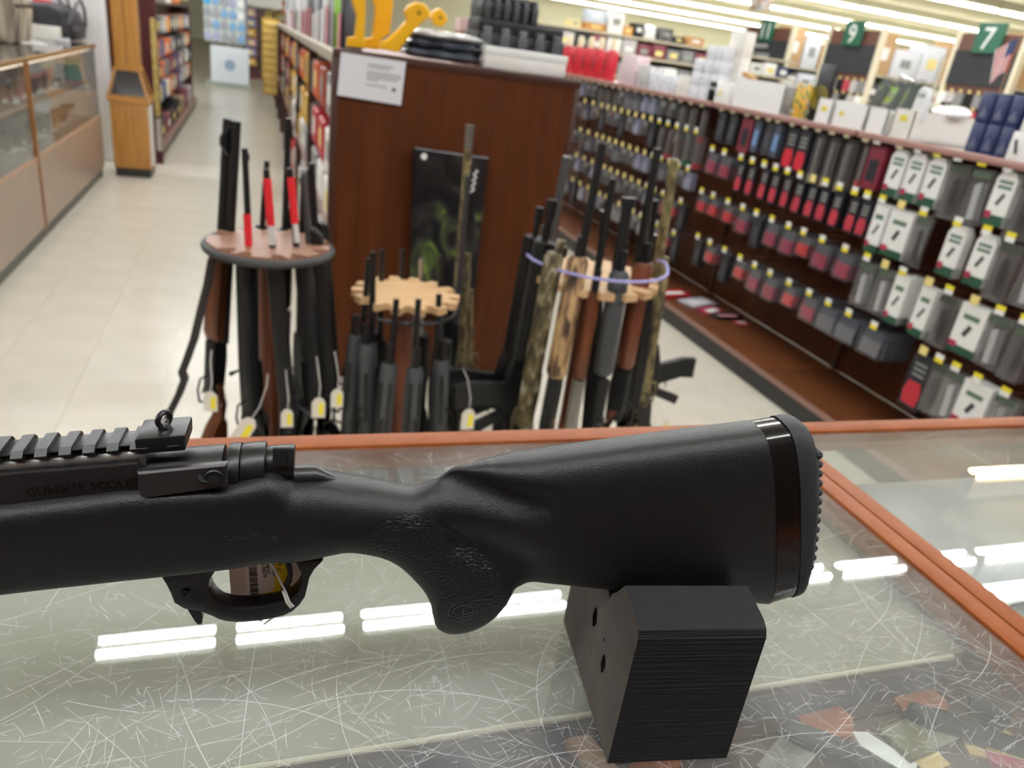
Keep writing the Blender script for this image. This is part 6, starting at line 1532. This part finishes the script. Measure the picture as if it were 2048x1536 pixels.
# small flag on a stick
p = onx(2006, 165, 2.98)
fl = E('small_flag', (2.98, float(p[1]), ZT), 'small stars and stripes flag on a stick near the aisle seven board', 'flag')
zt = float(onx(2012, 72, 2.98)[2]) - ZT
G().tube([(0, 0, 0), (0, 0, zt)], .0035, 6).build('stick', M('flag_stick', '8a6a4a', .6), fl); G().lathe([(0, 0), (.03, 0), (.026, .012), (0, .014)], 14).build('foot', BLACK, fl)
g = G(); nx, nz = 12, 13; fw, fh = .09, .13
def fp(u, v): # hangs folded, drooping away from the stick
    return (-.01 * math.sin(u * 5) * v - .005, u * fw * (1 - .25 * v), zt - .005 - v * fh - u * .05)
for j in range(nz):
    for i in range(nx):
        vs = [fp(i / nx, j / nz), fp((i + 1) / nx, j / nz), fp((i + 1) / nx, (j + 1) / nz), fp(i / nx, (j + 1) / nz)]
        v2 = [(a_[0] + .002, a_[1], a_[2]) for a_ in vs]
        mm = 2 if (j < 6 and i < 5) else (0 if i % 2 == 0 else 1)
        g.add(vs + v2, [(0, 1, 2, 3), (7, 6, 5, 4), (0, 4, 5, 1), (1, 5, 6, 2), (2, 6, 7, 3), (3, 7, 4, 0)], mm)
g.build('cloth', [M('flag_red', 'b03040', .7), M('flag_white', 'd8d2d0', .7), M('flag_blue', '303c68', .7)], fl, smooth=40)
# far gondola behind the red bottles and a hanging display above aisle 11
fg = E('far_gondola', (6.2, 11.5, 0), 'low gondola with mixed goods behind the red bottles', 'gondola')
G().bb((-2.4, 0, 0), (2.0, .04, 1.75)).build('back_board', M('gondola_back', '8a8474', .6), fg, smooth=0)
for z in (.1, .8, 1.2, 1.5): G().bb((-2.4, -.35, z), (2.0, 0, z + .03)).build('shelf', SHELFC, fg, smooth=0)
G().bb((-2.4, -.35, 1.75), (2.0, .35, 1.78)).build('top_shelf', SHELFC, fg, smooth=0)
G().bb((-2.4, -.32, 0), (2.0, .3, .1)).build('base', KICK, fg, smooth=0)
for i, (xl, xr, yt, yb, mat, nm, lab) in enumerate(((1136, 1158, 44, 76, M('straw', 'd8c890', .6), 'straw', 'straw coloured carton above the red bottles'), (1170, 1208, 46, 74, M('orange_kraft', 'c08848', .6), 'kraft', 'orange kraft carton below the pale blue pack'), (1174, 1210, 20, 45, M('pale_blue_pack', 'c4ccd8', .4), 'blue', 'pale blue pack stacked on the orange kraft carton'),
                                                   (1212, 1242, 22, 82, WHITE, 'white', 'tall white sheet carton in the row above the red bottles'), (1243, 1262, 52, 84, M('amber_kraft', 'c89050', .6), 'amber', 'amber carton beside the tall white sheet carton'), (1265, 1284, 46, 84, BLACK, 'black', 'black round shouldered carton beside the amber carton'),
                                                   (1318, 1342, 56, 92, M('black_print', '3a3a3c', .5, c2='6a6a6c', scale=14), 'black', 'black printed carton right of the white jug'), (1344, 1366, 74, 96, BLACK, 'black', 'small black carton right of the black printed carton'), (1372, 1404, 74, 104, KRAFT, 'kraft', 'kraft carton left of the tall white carton stack'))):
    a_ = ony(xl, yb, 11.3); b_ = ony(xr, yb, 11.3); zt_ = float(ony((xl + xr) / 2, yt, 11.3)[2]); zb_ = 1.7802 if nm != 'blue' else float(ony(1190, 46, 11.3)[2]); w = float(b_[0] - a_[0])
    r = E('stock_carton', (float(a_[0] + b_[0]) / 2, 11.42, zb_), lab, 'carton', 'goods on the low far gondola'); h = max(.1, zt_ - zb_)
    G().bb((-w / 2, -.12, 0), (w / 2, .12, h)).build('body', mat, r, bev=.008); G().bb((-w * .25, -.123, h * .4), (w * .25, -.12, h * .7)).build('label', (TXT, PALEY, WHITE)[i % 3], r, smooth=0)
a_ = ony(1303, 95, 11.2); zt_ = float(ony(1300, 48, 11.2)[2]); r = E('white_jug', (float(a_[0]), 11.4, 1.7802), 'white plastic jug on the low far gondola', 'jug'); h = max(.2, zt_ - 1.78)
G().lathe([(0, 0), (.1, 0), (.115, .02), (.11, h * .75), (.07, h * .95), (.05, h), (0, h)], 18).build('body', M('jug_white', 'e4e4e0', .4), r); G().tube([(-.1, 0, h * .2), (-.19, 0, h * .35), (-.19, 0, h * .7), (-.09, 0, h * .8)], .016, 8).build('handle', M('jug_white', 'e4e4e0', .4), r)
R = random.Random(41)
for lv, z in enumerate((1.53, 1.23)):
    for k in range(17):
        nm, mat = R.choice((('grey', M('pk_grey', '7a7a7c', .5)), ('white', WHITE), ('black', BLACK), ('pale', M('pk_pale', 'b8b4b4', .5)), ('navy', NAVY), ('dark red', M('pk_dred', '7a3440', .5))))
        r = E('shelf_pack', (4.0 + k * .25, 11.3, z + .0005), '%s pack, %s from the left on the %s shelf of the low far gondola' % (nm, ordn(k), ('upper', 'lower')[lv]), 'pack', 'packs on the low far gondola')
        G().bb((-.11, -.1, 0), (.11, .1, R.uniform(.15, .21))).build('body', mat, r, bev=.006); G().bb((-.06, -.103, .04), (.06, -.1, .11)).build('label', R.choice((WHITE, TXT, PALEY)), r, smooth=0)
hd = E('hanging_banner', tuple(map(float, onx(1522, 8, 8.4))), 'mottled tan hanging banner above the aisle 11 sign', 'banner')
G().bb((-.02, -.3, -.1), (.02, .32, .9)).build('cloth', ramp_mat('mottled_banner', [(.36, '8a6a58'), (.47, 'c8b4a8'), (.55, 'e0d8d0'), (.64, '8a98a8')], 5, .7), hd, bev=.006); G().tube([(0, -.34, .9), (0, .36, .9)], .018, 8).build('rod', STEEL, hd)
